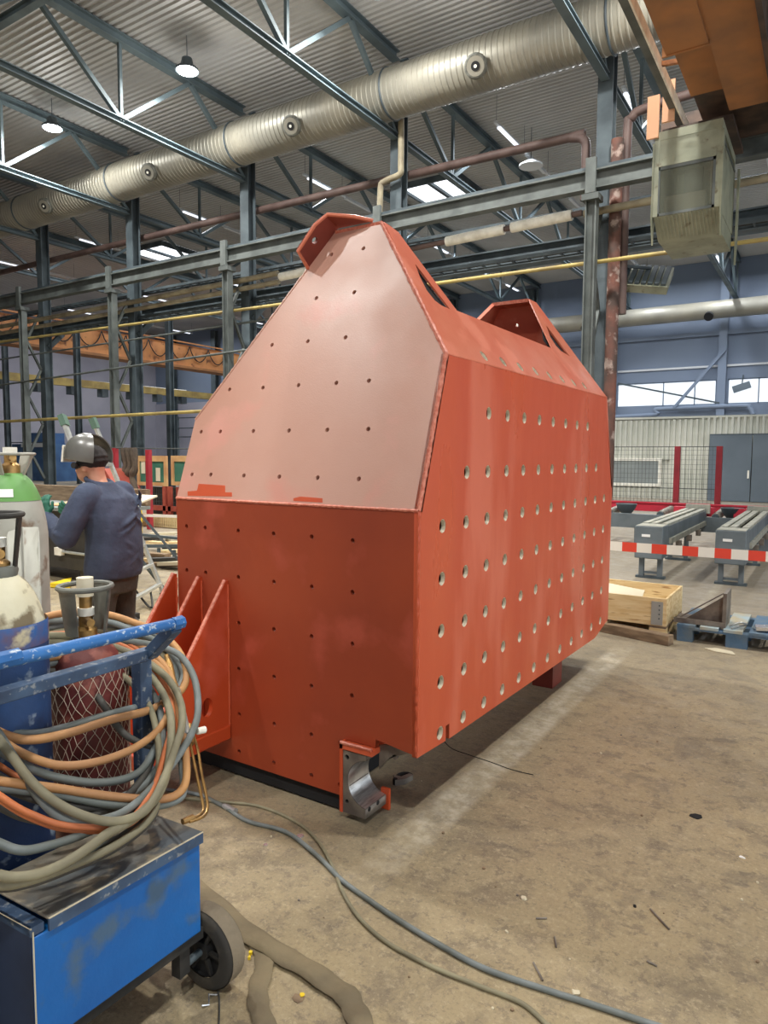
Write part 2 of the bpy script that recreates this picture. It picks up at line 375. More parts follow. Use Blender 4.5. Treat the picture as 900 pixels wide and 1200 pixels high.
# =================================================================== THE HALL
XL, XR_, YN, YM, YF = -56.0, 14.0, -12.0, 18.0, 46.0
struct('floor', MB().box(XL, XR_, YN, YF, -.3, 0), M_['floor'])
def deck(y0, y1, z0, z1, pitch):                     # trapezoidal roof sheet, ribs along X
    mb = MB(); vs = []; n = int((y1-y0)/pitch)
    for i in range(n):
        for f, dz in ((0, 0), (.35, 0), (.5, .05), (.85, .05)):
            y = y0+(i+f)*pitch; z = z0+(z1-z0)*(y-y0)/(y1-y0)+dz
            vs += [V(XL, y, z), V(XR_, y, z)]
    fs = [(2*i, 2*i+1, 2*i+3, 2*i+2) for i in range(len(vs)//2-1)]
    mb.add(vs, fs)
    return mb
dk = deck(YN, YF, 13.25, 13.25, .20)
dk.box(XL, XR_, YN, YF, 13.4, 13.6)
struct('ceiling', dk, M_['deck'])
# left wall, near wall (behind the photographer), back wall with its band of windows
struct('wall_left', MB().box(XL-.3, XL, YN, YF, 0, 13.4), M_['wall_lo'])
struct('wall_near', MB().box(XL, XR_, YN-.3, YN, 0, 13.4), M_['wall_lo'])
wb = MB(); WZ0, WZ1 = 4.86, 6.33
wb.box(XL, XR_, YF, YF+.3, 7.1, 13.4); wb.box(XL, -11.75, YF, YF+.3, 3.0, 7.1)
wb.box(-11.75, XR_, YF, YF+.3, WZ1, 7.1); wb.box(-11.75, XR_, YF, YF+.3, 3.0, WZ0)
wb.box(-5.95, -5.35, YF, YF+.3, WZ0, WZ1); wb.box(1.2, XR_, YF, YF+.3, WZ0, WZ1)
wo = struct('wall_back', wb, M_['wall_hi'])
struct('trim_1', MB().box(XL, XR_, YF-.02, YF+.3, 0, 3.0), M_['wall_lo'])
struct('trim_2', MB().box(XL, -12.5, YF-.12, YF-.03, 0, 6.6), M_['wall_lo'])
gate = MB(); gate.box(XR_, XR_+.3, YN, YF, 8.5, 13.4); gate.box(XR_, XR_+.3, 22, YF, 0, 8.5)
struct('wall_right', gate, M_['wall_lo'])
for nm, x0, x1, mul in (('window_1', -11.75, -5.95, (-8.95, -7.15)), ('window_2', -5.35, 1.2, (-3.72, -1.7, .2))):
    fr = MB()
    for z in (WZ0, WZ1-.06): fr.box(x0, x1, YF+.05, YF+.12, z, z+.06)
    for x in (x0, x1-.06): fr.box(x, x+.06, YF+.05, YF+.12, WZ0, WZ1)
    for x in mul: fr.box(x-.03, x+.03, YF+.05, YF+.12, WZ0, WZ1)
    wn = struct(nm, fr, M_['wall_hi'])
    xs = (x0,)+mul+(x1,)
    for a, b in zip(xs[:-1], xs[1:]):
        obj('pane', MB().box(a+.03, b-.03, YF+.08, YF+.09, WZ0+.05, WZ1-.05), M_['winglass'], wn)
# sills, ledges and rails across the back wall
struct('trim_3', MB().box(-12, XR_, YF-.10, YF-.03, 7.05, 7.17), M_['white_metal'])
struct('trim_4', MB().box(-16, XR_, YF-.25, YF-.03, 8.9, 9.15), M_['wall_hi'])

COLX = [-5.06-6.0*k for k in range(-1, 8)]           # .94, -5.06, -11.06 ...
ordn = ['first', 'second', 'third', 'fourth', 'fifth', 'sixth', 'seventh', 'eighth', 'ninth']
def column(x, y, z1, wdt, label, group, m='steel'):
    t = thing('steel_column', label, 'column', (x, y, 0), group=group)
    obj('shaft', MB().hbeam((x, y, .02), (x, y, z1), wdt, wdt, .03, V(0,1,0)), M_[m], t)
    obj('base_plate', MB().box(x-wdt*.56, x+wdt*.56, y-wdt*.56, y+wdt*.56, 0, .03), M_[m], t)
    return t
whr = {0: 'off to the right of the crane cabin', 1: 'tallest on the right, just left of the crane cabin', 2: 'rising behind the pointed top of the red housing', 3: 'rising left of the red housing\'s lug', 4: 'second left of the red housing', 5: 'near the left edge of the photo', 6: 'beyond the left edge', 7: 'far down the row', 8: 'last down the row'}
for k, x in enumerate(COLX[:7]):
    column(x, YM, 11.95, .37, 'tall grey roof column under the air duct, %s' % whr[k], 'roof columns in the middle row')
for u, lb in ((7, 'slim dark column at the left edge behind the runway posts'), (91, 'slim dark column behind the ladder top, left of it'), (199, 'slim dark column between the ladder and the red housing')):
    q = at(u, 450, Y=24)
    column(q.x, 24, 9.0, .28, lb, 'slim columns standing in the far bay')
def truss(x, y0, y1, nodes, zb, zt, label, group, m='truss'):
    t = thing('roof_truss', label, 'truss', (x, (y0+y1)/2, zb), group=group)
    obj('bottom_chord', MB().hbeam((x, y0, zb), (x, y1, zb), .2, .18, .03), M_[m], t)
    obj('top_chord', MB().hbeam((x, y0, zt), (x, y1, zt), .26, .26, .03), M_[m], t)
    proto = None
    for a, b in zip(nodes[:-1], nodes[1:]):
        pa = V(x, a[0], zb+.05 if a[1] == 'b' else zt-.1); pb = V(x, b[0], zb+.05 if b[1] == 'b' else zt-.1)
        obj('diagonal', MB().bar(pa, pb, .12, .12), M_[m], t)
    for q, kd in nodes:
        if kd == 'b' and y0 < q < y1: obj('post', MB().bar((x, q, zb+.08), (x, q, zt-.12), .09, .09, V(0,1,0)), M_[m], t)
    return t
nearN = [(-12, 'b'), (-9.5, 't'), (-7, 'b'), (-4.5, 't'), (-2, 'b'), (.5, 't'), (3, 'b'), (5.5, 't'), (8, 'b'), (10.5, 't'), (13, 'b'), (15.5, 't'), (17.8, 'b')]
farN = [(18.2, 't'), (21.4, 'b'), (24.4, 't'), (27.4, 'b'), (30.4, 't'), (33.4, 'b'), (36.4, 't'), (39.4, 'b'), (42.4, 't'), (45.6, 'b')]
for k, x in enumerate(COLX[:7]):
    truss(x, YN+.05, 17.8, nearN, 10.88, 13.08, 'near-bay truss at the column %s' % whr[k], 'roof trusses over the near bay')
    truss(x, 18.2, 45.9, farN, 10.88, 13.08, 'far-bay truss at the column %s' % whr[k], 'roof trusses over the far bay')
t = thing('roof_tie', 'long grey tie beam crossing the near trusses above the lamps', 'beam', (-20, 10.5, 12.7))
obj('tie_beam', MB().hbeam((-45, 10.5, 12.7), (8, 10.5, 12.7), .2, .2), M_['truss'], t)
t = thing('roof_tie', 'long grey tie beam crossing the far bay trusses under the skylights', 'beam', (-20, 33, 11.2))
obj('tie_beam', MB().hbeam((-50, 33.4, 11.1), (8, 33.4, 11.1), .2, .2), M_['truss'], t)

# crane runway: I-beam on its own posts, braced to the columns
t = thing('runway_beam', 'long grey crane runway beam sloping up to the cabin across the photo', 'beam', (-20, 17, 7.85))
obj('web_beam', MB().hbeam((-48, 17, 8.18), (8, 17, 8.18), .28, .44, .04), M_['steel_post'], t)
obj('crane_rail', MB().box(-48, 8, 16.95, 17.05, 8.40, 8.50), M_['steel'], t)
for x in COLX[1:8]:
    obj('stop_bracket', MB().box(x-.12, x+.12, 16.8, 16.9, 7.85, 8.65), M_['steel_post'], t)
wp = {1: 'beside the right end of the red housing', 2: 'hidden low behind the red housing', 3: 'cut by the sloping left side of the red housing', 4: 'between the ladder and the red housing', 5: 'left of the ladder top', 6: 'beyond the left edge'}
for k, x in enumerate(COLX[1:7], 1):
    t = thing('runway_post', 'grey crane runway post %s' % wp[k], 'post', (x, 17, 0), group='posts carrying the crane runway')
    obj('shaft', MB().hbeam((x, 17, .03), (x, 17, 7.7), .24, .26, .03, V(1,0,0)), M_['steel_post'], t)
    obj('cap_plate', MB().box(x-.2, x+.2, 16.8, 17.2, 7.7, 7.84), M_['steel_post'], t)
    obj('base_plate', MB().box(x-.3, x+.3, 16.7, 17.3, 0, .03), M_['steel_post'], t)
    z = .6
    for j in range(6):
        a, b = (17.14, 17.74) if j % 2 else (17.74, 17.14)
        obj('lacing_brace', MB().bar((x, a, z), (x, b, z+1.15), .09, .09), M_['steel_post'], t); z += 1.18
# second runway beam of the far bay behind the columns
t = thing('runway_beam', 'darker crane runway beam behind the columns carrying the orange bridge', 'beam', (-20, 18.9, 7.3))
obj('web_beam', MB().hbeam((-48, 18.9, 7.25), (8, 18.9, 7.25), .3, .5, .04), M_['steel'], t)
for k, x in enumerate(COLX[1:8]): obj('bracket', MB().bar((x, 18.1, 6.3), (x, 18.8, 6.98), .2, .2), M_['steel'], t)

# service pipes and cable trays along the runway
def pipe(name, label, pts, r, m, cat='pipe', seg=10, bend=True):
    P = smooth_path(pts, 5) if bend else pts
    return tag(obj(name, MB().tube(P, r, seg), M_[m]), label, cat)
pipe('gas_pipe', 'thin ochre gas pipe running under the runway beam over the red housing', [(-48, 17.2, 6.68), (-31, 17.2, 6.6), (-1, 17.2, 6.3), (6, 17.2, 6.25)], .05, 'yellow_pipe', bend=False)
pipe('gas_pipe', 'dull ochre pipe at head height crossing above the ladder', [(-48, 16.75, 3.0), (-31.5, 16.75, 3.06), (-18.7, 16.75, 3.14), (-5.4, 16.75, 3.2)], .06, 'yellow_pipe', bend=False)
pipe('steel_pipe', 'thin grey pipe just below the ochre pipe on the left', [(-48, 17.4, 5.7), (-14, 17.4, 6.1)], .035, 'steel_post', bend=False)
pipe('steel_pipe', 'thin pale pipe crossing between the left posts below the orange crane', [(-48, 16.9, 4.2), (-15, 16.9, 5.1)], .04, 'steel_post', bend=False)
pipe('heating_pipe', 'dusty beige pipe following the runway beam on the left', [(-48, 17.5, 7.25), (-22, 17.5, 7.42), (-15.3, 17.5, 7.52)], .09, 'beige_pipe', bend=False)
pipe('heating_pipe', 'second dusty beige pipe just below the first on the left', [(-48, 17.55, 6.95), (-22, 17.55, 7.15), (-15.3, 17.55, 7.26)], .08, 'beige_pipe', bend=False)
pipe('heating_pipe', 'brown pipe running right from the white lagging to the crane cabin', [(-5.4, 17.5, 7.62), (3, 17.5, 7.75)], .09, 'beige_pipe', bend=False)
t = thing('lagged_pipe', 'brown pipe wrapped in short white lagging sleeves above the red housing', 'pipe', (-9, 17.5, 7.5))
obj('pipe', MB().tube([(-14, 17.5, 7.42), (-5.45, 17.5, 7.66)], .07, 10), M_['red_pipe'], t)
for a, b in ((-13.6, -12.5), (-12.3, -10.9), (-9.2, -7.5), (-7.3, -5.7), (-15.2, -14.0)):
    za = 7.42+(a+14)*.028; zb_ = 7.42+(b+14)*.028
    obj('lagging_sleeve', MB().tube([(a, 17.5, za), (b, 17.5, zb_)], .13, 12), M_['lag'], t)
pipe('water_pipe', 'brown red pipe high under the roof, bent down at the right column', [(-40, 18.5, 10.2), (-20, 18.5, 10.1), (-7, 18.5, 9.98), (-6.1, 18.5, 9.95), (-5.75, 18.5, 9.8), (-5.7, 18.5, 9.4), (-5.7, 18.5, 8.3)], .12, 'red_pipe')
pipe('water_pipe', 'brown red pipe bent right from the column toward the crane cabin', [(-4.55, 18.0, 5.2), (-4.55, 18.0, 9.4), (-4.45, 18.0, 9.85), (-4.1, 18.0, 10.0), (-2.4, 18.0, 10.1)], .11, 'red_pipe')
pipe('drain_pipe', 'thick flaking rusty pipe standing beside the right column', [(-4.70, 17.72, 0), (-4.70, 17.72, 9.3)], .15, 'rust_pipe', bend=False, seg=14)
pipe('water_pipe', 'olive grey pipe dropping from the roof beside the middle column', [(-10.75, 17.6, 11.2), (-10.75, 17.6, 10.0), (-10.8, 17.6, 9.7), (-11.3, 17.6, 9.6), (-11.45, 17.6, 9.3), (-11.45, 17.6, 7.2)], .09, 'beige_pipe')
def tray(name, label, x0, x1, y, z, step=.45):
    t = thing(name, label, 'cable tray', ((x0+x1)/2, y, z))
    obj('side_rail', MB().box(x0, x1, y-.2, y-.17, z, z+.09), M_['steel'], t); obj('side_rail', MB().box(x0, x1, y+.17, y+.2, z, z+.09), M_['steel'], t)
    mb = MB(); x = x0
    while x < x1: mb.box(x, x+.05, y-.17, y+.17, z+.01, z+.05); x += step
    o = obj('rungs', mb, M_['steel'], t); o['kind'] = 'stuff'
    for q in range(3): obj('cable', MB().tube([(x0, y-.1+q*.1, z+.08), (x1, y-.1+q*.1, z+.08)], .025, 6), M_['black'], t)
tray('cable_tray', 'dark ladder cable tray running above the white lagged pipe', -40, 6, 18.55, 8.0)
tray('cable_tray', 'dark ladder cable tray running below the white lagged pipe', -40, 6, 18.3, 6.95)

# ventilation duct with jet nozzles
t = thing('air_duct', 'large pale galvanised spiral air duct under the roof with round jet nozzles', 'duct', (-20, 17.0, 11.5))
DZ = 11.62; dm = MB(); DR = .63
P = []; R_ = []
x = -46.0
while x < 9:
    P += [V(x, 17, DZ), V(x+.10, 17, DZ), V(x+.115, 17, DZ), V(x+.145, 17, DZ)]; R_ += [DR, DR, DR+.016, DR+.016]; x += .16
obj('spiral_tube', dm.tube(P, R_, 26), M_['duct'], t)
for x in (-8.0, -13.9, -20.2, -26.3, -32.5, -2.0):
    c = V(x, 17, DZ); d = (V(0,0,CAM_H)*0 + V(.25, -1, -.55)).normalized()
    nz = obj('jet_nozzle', MB().cyl(c+d*(DR-.05), c+d*(DR+.16), .27, 20).cyl(c+d*(DR+.16), c+d*(DR+.20), .29, 20, .25), M_['collar'], t)
    obj('nozzle_face', MB().cyl(c+d*(DR+.19), c+d*(DR+.21), .22, 20), M_['duct'], nz)
    obj('nozzle_throat', MB().cyl(c+d*(DR+.20), c+d*(DR+.222), .11, 18), M_['dark'], nz)
    obj('nozzle_core', MB().cyl(c+d*(DR+.2), c+d*(DR+.235), .04, 12), M_['lag'], nz)
for k, x in enumerate((-17.0, -11.2, -5.2, -23, -29)):
    obj('hanger_strap', MB().tube([(x+.5, 17+(DR+.02)*math.cos(a*PI/12), DZ+(DR+.02)*math.sin(a*PI/12)) for a in range(25)], .03, 6, closed=True), M_['steel'], t)
# second, smaller duct far back with a round end
t = thing('air_duct', 'pale air duct along the far back wall above the windows', 'duct', (-5, 44.5, 10))
obj('spiral_tube', MB().tube([(-26, 44.3, 10.1), (3, 44.3, 10.1)], .5, 20), M_['duct'], t)
for x in (-6.2, -13.2): obj('jet_nozzle', MB().cyl((x, 43.72, 9.7), (x, 43.55, 9.6), .25, 16), M_['dark'], t)
pipe('wall_pipe', 'long pale pipe loop running below the far windows', [(-14, 45.6, 4.2), (-9.5, 45.6, 4.3), (-9.3, 45.6, 4.55), (-8.8, 45.6, 4.66), (-4.6, 45.6, 4.7), (-4.1, 45.6, 4.55), (-3.9, 45.6, 4.2)], .14, 'wall_hi')
t = thing('wall_brace', 'crossed steel brace in front of the left far window', 'brace', (-8, 45.7, 5))
obj('brace_rod', MB().bar((-11.6, 45.6, 6.35), (-5.7, 45.6, 4.9), .1), M_['steel'], t)
obj('brace_rod', MB().bar((-8.2, 45.5, 4.7), (-5.5, 45.5, 8.0), .16), M_['wall_hi'], t)
for k, x in enumerate((-11.95, -5.65)):
    t = thing('wall_column', ('slim blue grey column left of the far windows', 'slim blue grey column between the two far windows')[k], 'column', (x, 45.8, 0), group='columns on the far wall')
    obj('shaft', MB().hbeam((x, 45.72, 0), (x, 45.72, 12.9), .45, .3, .03, V(0,1,0)), M_['wall_hi'], t)
for k, x in enumerate((-53.0, -47.5, -41.5, -35.5, -29.5, -23.5, -17.5)):
    t = thing('wall_column', 'dark column on the far left wall, %s from the left' % ordn[k], 'column', (x, 45.6, 0), group='columns on the far wall')
    obj('shaft', MB().hbeam((x, 45.6, 0), (x, 45.6, 12.9), .55, .4, .03, V(0,1,0)), M_['steel'], t)
t = thing('flood_sheet', 'small dark panel hanging in front of the right far window', 'panel', (-4.6, 45.3, 5.7))
obj('board', MB().bar((-5.0, 45.4, 5.62), (-4.1, 45.4, 5.9), .1, .4), M_['door_grey'], t)
obj('wall_arm', MB().bar((-4.55, 45.4, 5.76), (-4.55, 45.99, 6.5), .06), M_['steel'], t)

# lamps
def highbay(x, y, z, label):
    t = thing('high_bay_lamp', label, 'lamp', (x, y, z), group='round high-bay lamps over the near bay')
    obj('housing', MB().lathe([(.05, .32), (.12, .30), (.16, .12), (.30, .0), (.32, .0), (.32, .05), (.18, .16), (.14, .34)], 20, Matrix.Translation((x, y, z)), cap=False), M_['steel'], t)
    obj('diffuser', MB().cyl((x, y, z+.02), (x, y, z-.01), .27, 20), M_['lampglow'], t)
    obj('suspension_rod', MB().cyl((x, y, z+.30), (x, y, 13.25), .012, 6), M_['steel'], t)
    ld = bpy.data.lights.new('lamp_light', 'AREA'); ld.shape = 'DISK'; ld.size = .55; ld.energy = LAMP_W; ld.color = (1, .98, .93); ld.spread = math.radians(165)
    lo = bpy.data.objects.new('lamp_light', ld); C.objects.link(lo); lo.location = (0, 0, -.03); lo.parent = t
    ld = bpy.data.lights.new('lamp_glow', 'POINT'); ld.shadow_soft_size = .3; ld.energy = LAMP_W*.22; ld.color = (1, .98, .93)
    lo = bpy.data.objects.new('lamp_glow', ld); C.objects.link(lo); lo.location = (0, 0, -.36); lo.parent = t
hb = [(-9.3, 'near-bay lamp at the top edge above the red housing'), (-15.6, 'bright near-bay lamp right of the photo\'s upper left corner'), (-22.0, 'bright near-bay lamp nearest the left edge')]
for x, lb in hb: highbay(x, 14.1, 12.3, lb)
for i, (x, y) in enumerate([(-2.8, 14.1), (-9.3, 5.0), (-2.8, 5.0), (3.6, 5.0), (-15.6, 5.0), (-2.8, -4.5), (-9.3, -4.5), (3.6, -4.5)]):
    highbay(x, y, 12.3, 'near-bay lamp outside the frame, above %s' % ('the crane', 'the red housing', 'the photographer', 'the floor to the right', 'the gas cylinders', 'the floor behind', 'the floor behind left', 'the floor behind right')[i])
def tubeline(x, y0, y1, z, label, n):
    t = thing('strip_light', label, 'strip light', (x, (y0+y1)/2, z), group='strip lights in rows over the far bay')
    obj('rail', MB().box(x-.05, x+.05, y0, y1, z+.05, z+.12), M_['white_metal'], t)
    L = (y1-y0)/n
    for i in range(n+1): obj('hanger_wire', MB().cyl((x, y0+.1+i*(y1-y0-.2)/n, z+.11), (x, y0+.1+i*(y1-y0-.2)/n, 13.25), .008, 4), M_['steel'], t)
    for i in range(n):
        obj('tube', MB().box(x-.06, x+.06, y0+i*L+.3, y0+(i+1)*L-.3, z, z+.05), M_['tubeglow' if (i % 2 == 0) else 'white_metal'], t)
        if i % 2 == 0:
            ld = bpy.data.lights.new('tube_light', 'AREA'); ld.shape = 'RECTANGLE'; ld.size = .2; ld.size_y = L-.6; ld.energy = TUBE_W; ld.color = (.93, .96, 1)
            lo = bpy.data.objects.new('tube_light', ld); C.objects.link(lo); lo.location = (0, y0+(i+.5)*L-(y0+y1)/2, -.03); lo.parent = t
for x, lb in ((-2.4, 'strip light row right of the crane cabin'), (-5.6, 'strip light row ending above the louvred heater'), (-9.6, 'strip light row above the right half of the housing'), (-17.5, 'strip light row left of the housing top'), (-24.5, 'strip light row over the left orange crane'), (-32, 'strip light row far left beyond the orange crane'), (-39.5, 'second last strip light row far left, added to brighten that end'), (-48, 'last strip light row, added to brighten the far left wall')):  # the two farthest left rows are added to brighten that end
    tubeline(x, 21.5, 43.5, 12.3, lb, 9)
t = thing('pendant_lamp', 'round pale disc lamp hanging below a strip light row', 'lamp', (-9.45, 24.3, 12.0))
obj('shade', MB().lathe([(.1, .2), (.42, .02), (.42, -.03), (.1, -.03)], 20, Matrix.Translation((-9.45, 24.3, 11.95))), M_['white_metal'], t)
obj('rod', MB().cyl((-9.45, 24.3, 12.1), (-9.45, 24.3, 13.25), .015, 6), M_['steel'], t)
# skylights
def skylight(x, y, wx, wy, label):
    t = thing('skylight', label, 'skylight', (x, y, 13.0), group='roof skylights in the far bay')
    fr = MB(); z0, z1 = 13.0, 13.24
    fr.box(x-wx/2-.1, x-wx/2, y-wy/2-.1, y+wy/2+.1, z0, z1); fr.box(x+wx/2, x+wx/2+.1, y-wy/2-.1, y+wy/2+.1, z0, z1)
    fr.box(x-wx/2, x+wx/2, y-wy/2-.1, y-wy/2, z0, z1); fr.box(x-wx/2, x+wx/2, y+wy/2, y+wy/2+.1, z0, z1); fr.box(x-.08, x+.08, y-wy/2, y+wy/2, z0, z1)
    obj('frame', fr, M_['steel'], t)
    for a, b in ((x-wx/2, x-.08), (x+.08, x+wx/2)): obj('pane', MB().box(a, b, y-wy/2, y+wy/2, 13.12, 13.16), M_['skyglow'], t)
skylight(-14.7, 27.7, 2.6, 2.8, 'white skylight of two panes above the red housing')
skylight(-32.6, 27.6, 2.8, 2.8, 'white skylight seen between the left columns')

# louvred unit heater
t = thing('unit_heater', 'grey louvred heater hung high beside the rusty pipe', 'heater', (-4.3, 19.5, 6.0))
Mh = Matrix.Translation((-4.05, 18.6, 6.1)) @ Matrix.Rotation(math.radians(-50), 4, 'X') @ Matrix.Rotation(math.radians(12), 4, 'Z')
obj('casing', MB().box(-.5, .5, -.1, .1, -.5, .5, Mh), M_['cab'], t)
for i in range(6): obj('louvre', MB().box(-.44+i*.155, -.33+i*.155, -.16, -.1, -.45, .45, Mh), M_['steel'], t)
obj('hanger', MB().bar((-4.05, 18.7, 6.4), (-4.6, 18.1, 6.4), .06), M_['steel'], t)

# left bridge crane of the far bay with festoon cable
t = thing('bridge_crane', 'orange bridge crane on the left behind the posts', 'crane', (-38, 32, 7.7))
obj('girder', MB().box(-38.5, -37.7, 19, 45.4, 7.75, 9.2), M_['orange'], t)
obj('walkway_rail', MB().bar((-37.4, 19, 9.3), (-37.4, 45.3, 9.3), .08), M_['orange'], t)
obj('end_carriage', MB().box(-40, -36, 18.6, 19.3, 7.5, 8.2), M_['orange'], t)
obj('lower_flange', MB().box(-38.7, -37.5, 19, 45.4, 7.6, 7.75), M_['crane_under'], t)
y = 20.0
for i in range(13):
    P = [V(-37.55, y+1.7*s, 9.1-.95*math.sin(PI*s)**.7) for s in [k/10 for k in range(11)]]
    obj('festoon_loop', MB().tube(P, .035, 6), M_['black'], t); y += 1.72
t = thing('bridge_crane', 'small pale ochre crane beam lower on the left', 'crane', (-44, 32, 6.2))
obj('girder', MB().box(-44.2, -43.8, 19, 45.4, 6.3, 6.8), M_['yellow_pipe'], t)
for i in range(7): obj('trolley_hook', MB().box(-44.3, -43.7, 24+i*2.4, 24.5+i*2.4, 5.75, 6.3), M_['steel'], t)
pipe('conduit', 'white pipe bent down beside the far blue machine', [(-45, 40, 6.9), (-47, 24, 7.0), (-47.5, 22.5, 6.9), (-47.6, 22.2, 6.5), (-47.6, 22.2, 2.5)], .1, 'lag')

# overhead crane of the near bay: girder, walkway rail, driver's cabin
t = thing('bridge_crane', 'orange overhead crane girder at the top right above the driver\'s cabin', 'crane', (-2.2, 8, 8))
gEnd = at(815, 112, Z=8.24).y; gWalk = at(862, 128, Z=8.05).y
gL0 = at(762, 20, Z=8.0); gR = at(820, 2, Z=8.0); gE = at(850, 118, Z=8.0)
x0, x1 = gL0.x, gE.x
yst = at(781, 66, Z=8.0).y
obj('girder', MB().box(x0, x1, -8, yst, 8.0, 9.3), M_['crane_under'], t)
obj('girder_end', MB().box(x0+.03, x1, yst, gEnd, 8.24, 9.3), M_['crane_under'], t)
obj('step_flange', MB().box(x0-.06, x1+.02, yst-.04, yst+.004, 7.98, 8.25), M_['crane_under'], t)
obj('side_walkway', MB().box(x1+.002, x1+.70, -8, gWalk, 8.05, 8.14), M_['crane_under'], t)
obj('walkway_edge', MB().box(x1+.70, x1+.78, -8, 16.3, 7.95, 8.5), M_['crane_dark'], t)
obj('torn_sticker', MB().box(x1+.18, x1+.42, 10.6, 11.1, 8.035, 8.05), M_['door_grey'], t)
for i in range(3): obj('motor', MB().cyl((x1+1.05, 11.3+i*.6, 8.3), (x1+1.05, 11.75+i*.6, 8.3), .16, 12), M_['crane_dark'], t)
obj('handrail', MB().tube([(x1+1.0, -8, 9.1), (x1+1.0, 15.6, 9.1)], .03, 6), M_['crane_dark'], t)
obj('end_carriage', MB().box(x0-1.0, x1+1.4, 16.72, 17.25, 8.5, 9.1), M_['crane_dark'], t)
obj('carriage_block', MB().box(x0+.05, x1+.6, gEnd+.02, 16.7, 8.3, 9.0), M_['crane_dark'], t)
fr = at(740, 12, Z=8.35)
crane_t = t
t = thing('festoon_track', 'grey steel channel hanging left of the orange crane girder', 'rail', (fr.x, 8, 8.35))
obj('channel', MB().box(fr.x-.09, fr.x+.05, 2, 16.2, 8.3, 8.42), M_['steel_post'], t)
obj('channel_lip', MB().box(fr.x+.05, fr.x+.08, 2, 16.2, 8.26, 8.46), M_['lag'], t)
for yy in (10.9, 13.1): obj('support_arm', MB().bar((fr.x, yy, 8.4), (x0+.1, yy, 8.35), .07), M_['orange'], crane_t)
for (u, v, uu, vv) in ((769, 138, 765, 160), (787, 120, 784, 140)):
    a = at(u, v, Y=14.9); b = at(uu, vv, Y=14.9)
    obj('collector_plate', MB().box(a.x-.11, a.x+.11, 14.62, 14.68, b.z-.15, a.z+.3), M_['sleeve_beige'], t)

cb = thing('crane_cabin', 'olive grey crane driver\'s cabin hanging at the upper right', 'cabin', (-2.5, 15.2, 5.8))
CY = 14.7
a_ = at(768, 150, Y=CY); b_ = at(848, 128, Y=CY); c_ = at(765, 268, Y=CY); d_ = at(848, 250, Y=CY)
X0, X1, ZT, ZB = a_.x, b_.x, 7.95, 6.36; CD = min(2.0, at(873, 200, X=b_.x).y-CY)
# shell as frame members round the glazing
pf = .09
obj('roof_box', MB().box(X0, X1, CY, CY+CD, ZT-.16, ZT), M_['cab'], cb)
for x in (X0, X1-pf):
    for yy in (CY, CY+CD-pf): obj('corner_post', MB().box(x, x+pf, yy, yy+pf, ZB, ZT-.16), M_['cab'], cb)
obj('upper_panel', MB().box(X0+pf, X1-pf, CY+.01, CY+.04, ZT-.58, ZT-.16), M_['cab'], cb)
obj('transom', MB().box(X0+pf, X1-pf, CY-.01, CY+.05, ZT-.66, ZT-.58), M_['cab'], cb)
wf = MB(); wf.box(X0+pf, X0+pf+.03, CY, CY+.05, ZB, ZT-.66); wf.box(X1-pf-.05, X1-pf, CY, CY+.05, ZB, ZT-.66); wf.box(X0+pf, X1-pf, CY, CY+.05, ZB, ZB+.05); wf.box(X0+pf, X1-pf, CY, CY+.05, ZT-.72, ZT-.66)
obj('window_frame', wf, M_['steel_post'], cb)
obj('window_pane', MB().box(X0+pf+.03, X1-pf-.05, CY+.02, CY+.03, ZB+.05, ZT-.72), M_['cabin_glass'], cb)
obj('side_panel', MB().box(X1-.03, X1-.01, CY+pf, CY+CD-pf, ZB, ZT-.3), M_['cab'], cb)
obj('side_panel', MB().box(X0, X0+.02, CY+pf, CY+CD-pf, ZB, ZT-.16), M_['cab'], cb)
obj('back_panel', MB().box(X0, X1, CY+CD-.03, CY+CD, ZB, ZT-.16), M_['cab'], cb)
obj('side_trim', MB().box(X1-.01, X1+.012, CY+.05, CY+CD-.05, ZT-.34, ZT-.30), M_['steel_post'], cb)
# belly tapering back under the front window, ribbed
obj('belly', MB().prism([(X0+.02, CY+.02, ZB), (X0+.02, CY+CD, ZB), (X0+.02, CY+CD, ZB-.34), (X0+.02, CY+.5, ZB-.34)], (X1-X0-.04, 0, 0)), M_['cab'], cb)
for i in range(16):
    x = X0+.10+i*(X1-X0-.2)/15
    obj('belly_rib', MB().bar((x, CY+.03, ZB-.02), (x, CY+.49, ZB-.33), .02, .02), M_['cab'], cb)
for x in (X0-.03, X1): obj('side_fin', MB().prism([(x, CY-.02, ZT-.2), (x, CY-.02, ZB-.05), (x, CY+.14, ZB-.5), (x, CY+.2, ZB-.1), (x, CY+.12, ZT-.2)], (.03, 0, 0)), M_['cab'], cb)
obj('side_fin', MB().prism([(X1+.06, CY+CD-.1, ZT-.3), (X1+.06, CY+CD-.1, ZB-.66), (X1+.06, CY+CD+.06, ZB-.2), (X1+.06, CY+CD+.06, ZT-.3)], (.04, 0, 0)), M_['cab'], cb)
obj('seat_back', MB().box(X0+.45, X0+.8, CY+.6, CY+.7, ZB+.35, ZB+1.0), M_['door_grey'], cb)
obj('control_console', MB().box(X0+.15, X1-.3, CY+.3, CY+.55, ZB+.1, ZB+.45), M_['paper'], cb)
obj('grab_rail', MB().cyl((X1-.17, CY+.08, ZB+.1), (X1-.17, CY+.08, ZB+.95), .015, 8), M_['lag'], cb)
hm = MB().box(X0+.1, X1+.15, CY+.15, CY+CD-.1, ZT, ZT+.10)
obj('hanger_frame', hm, M_['crane_dark'], cb)

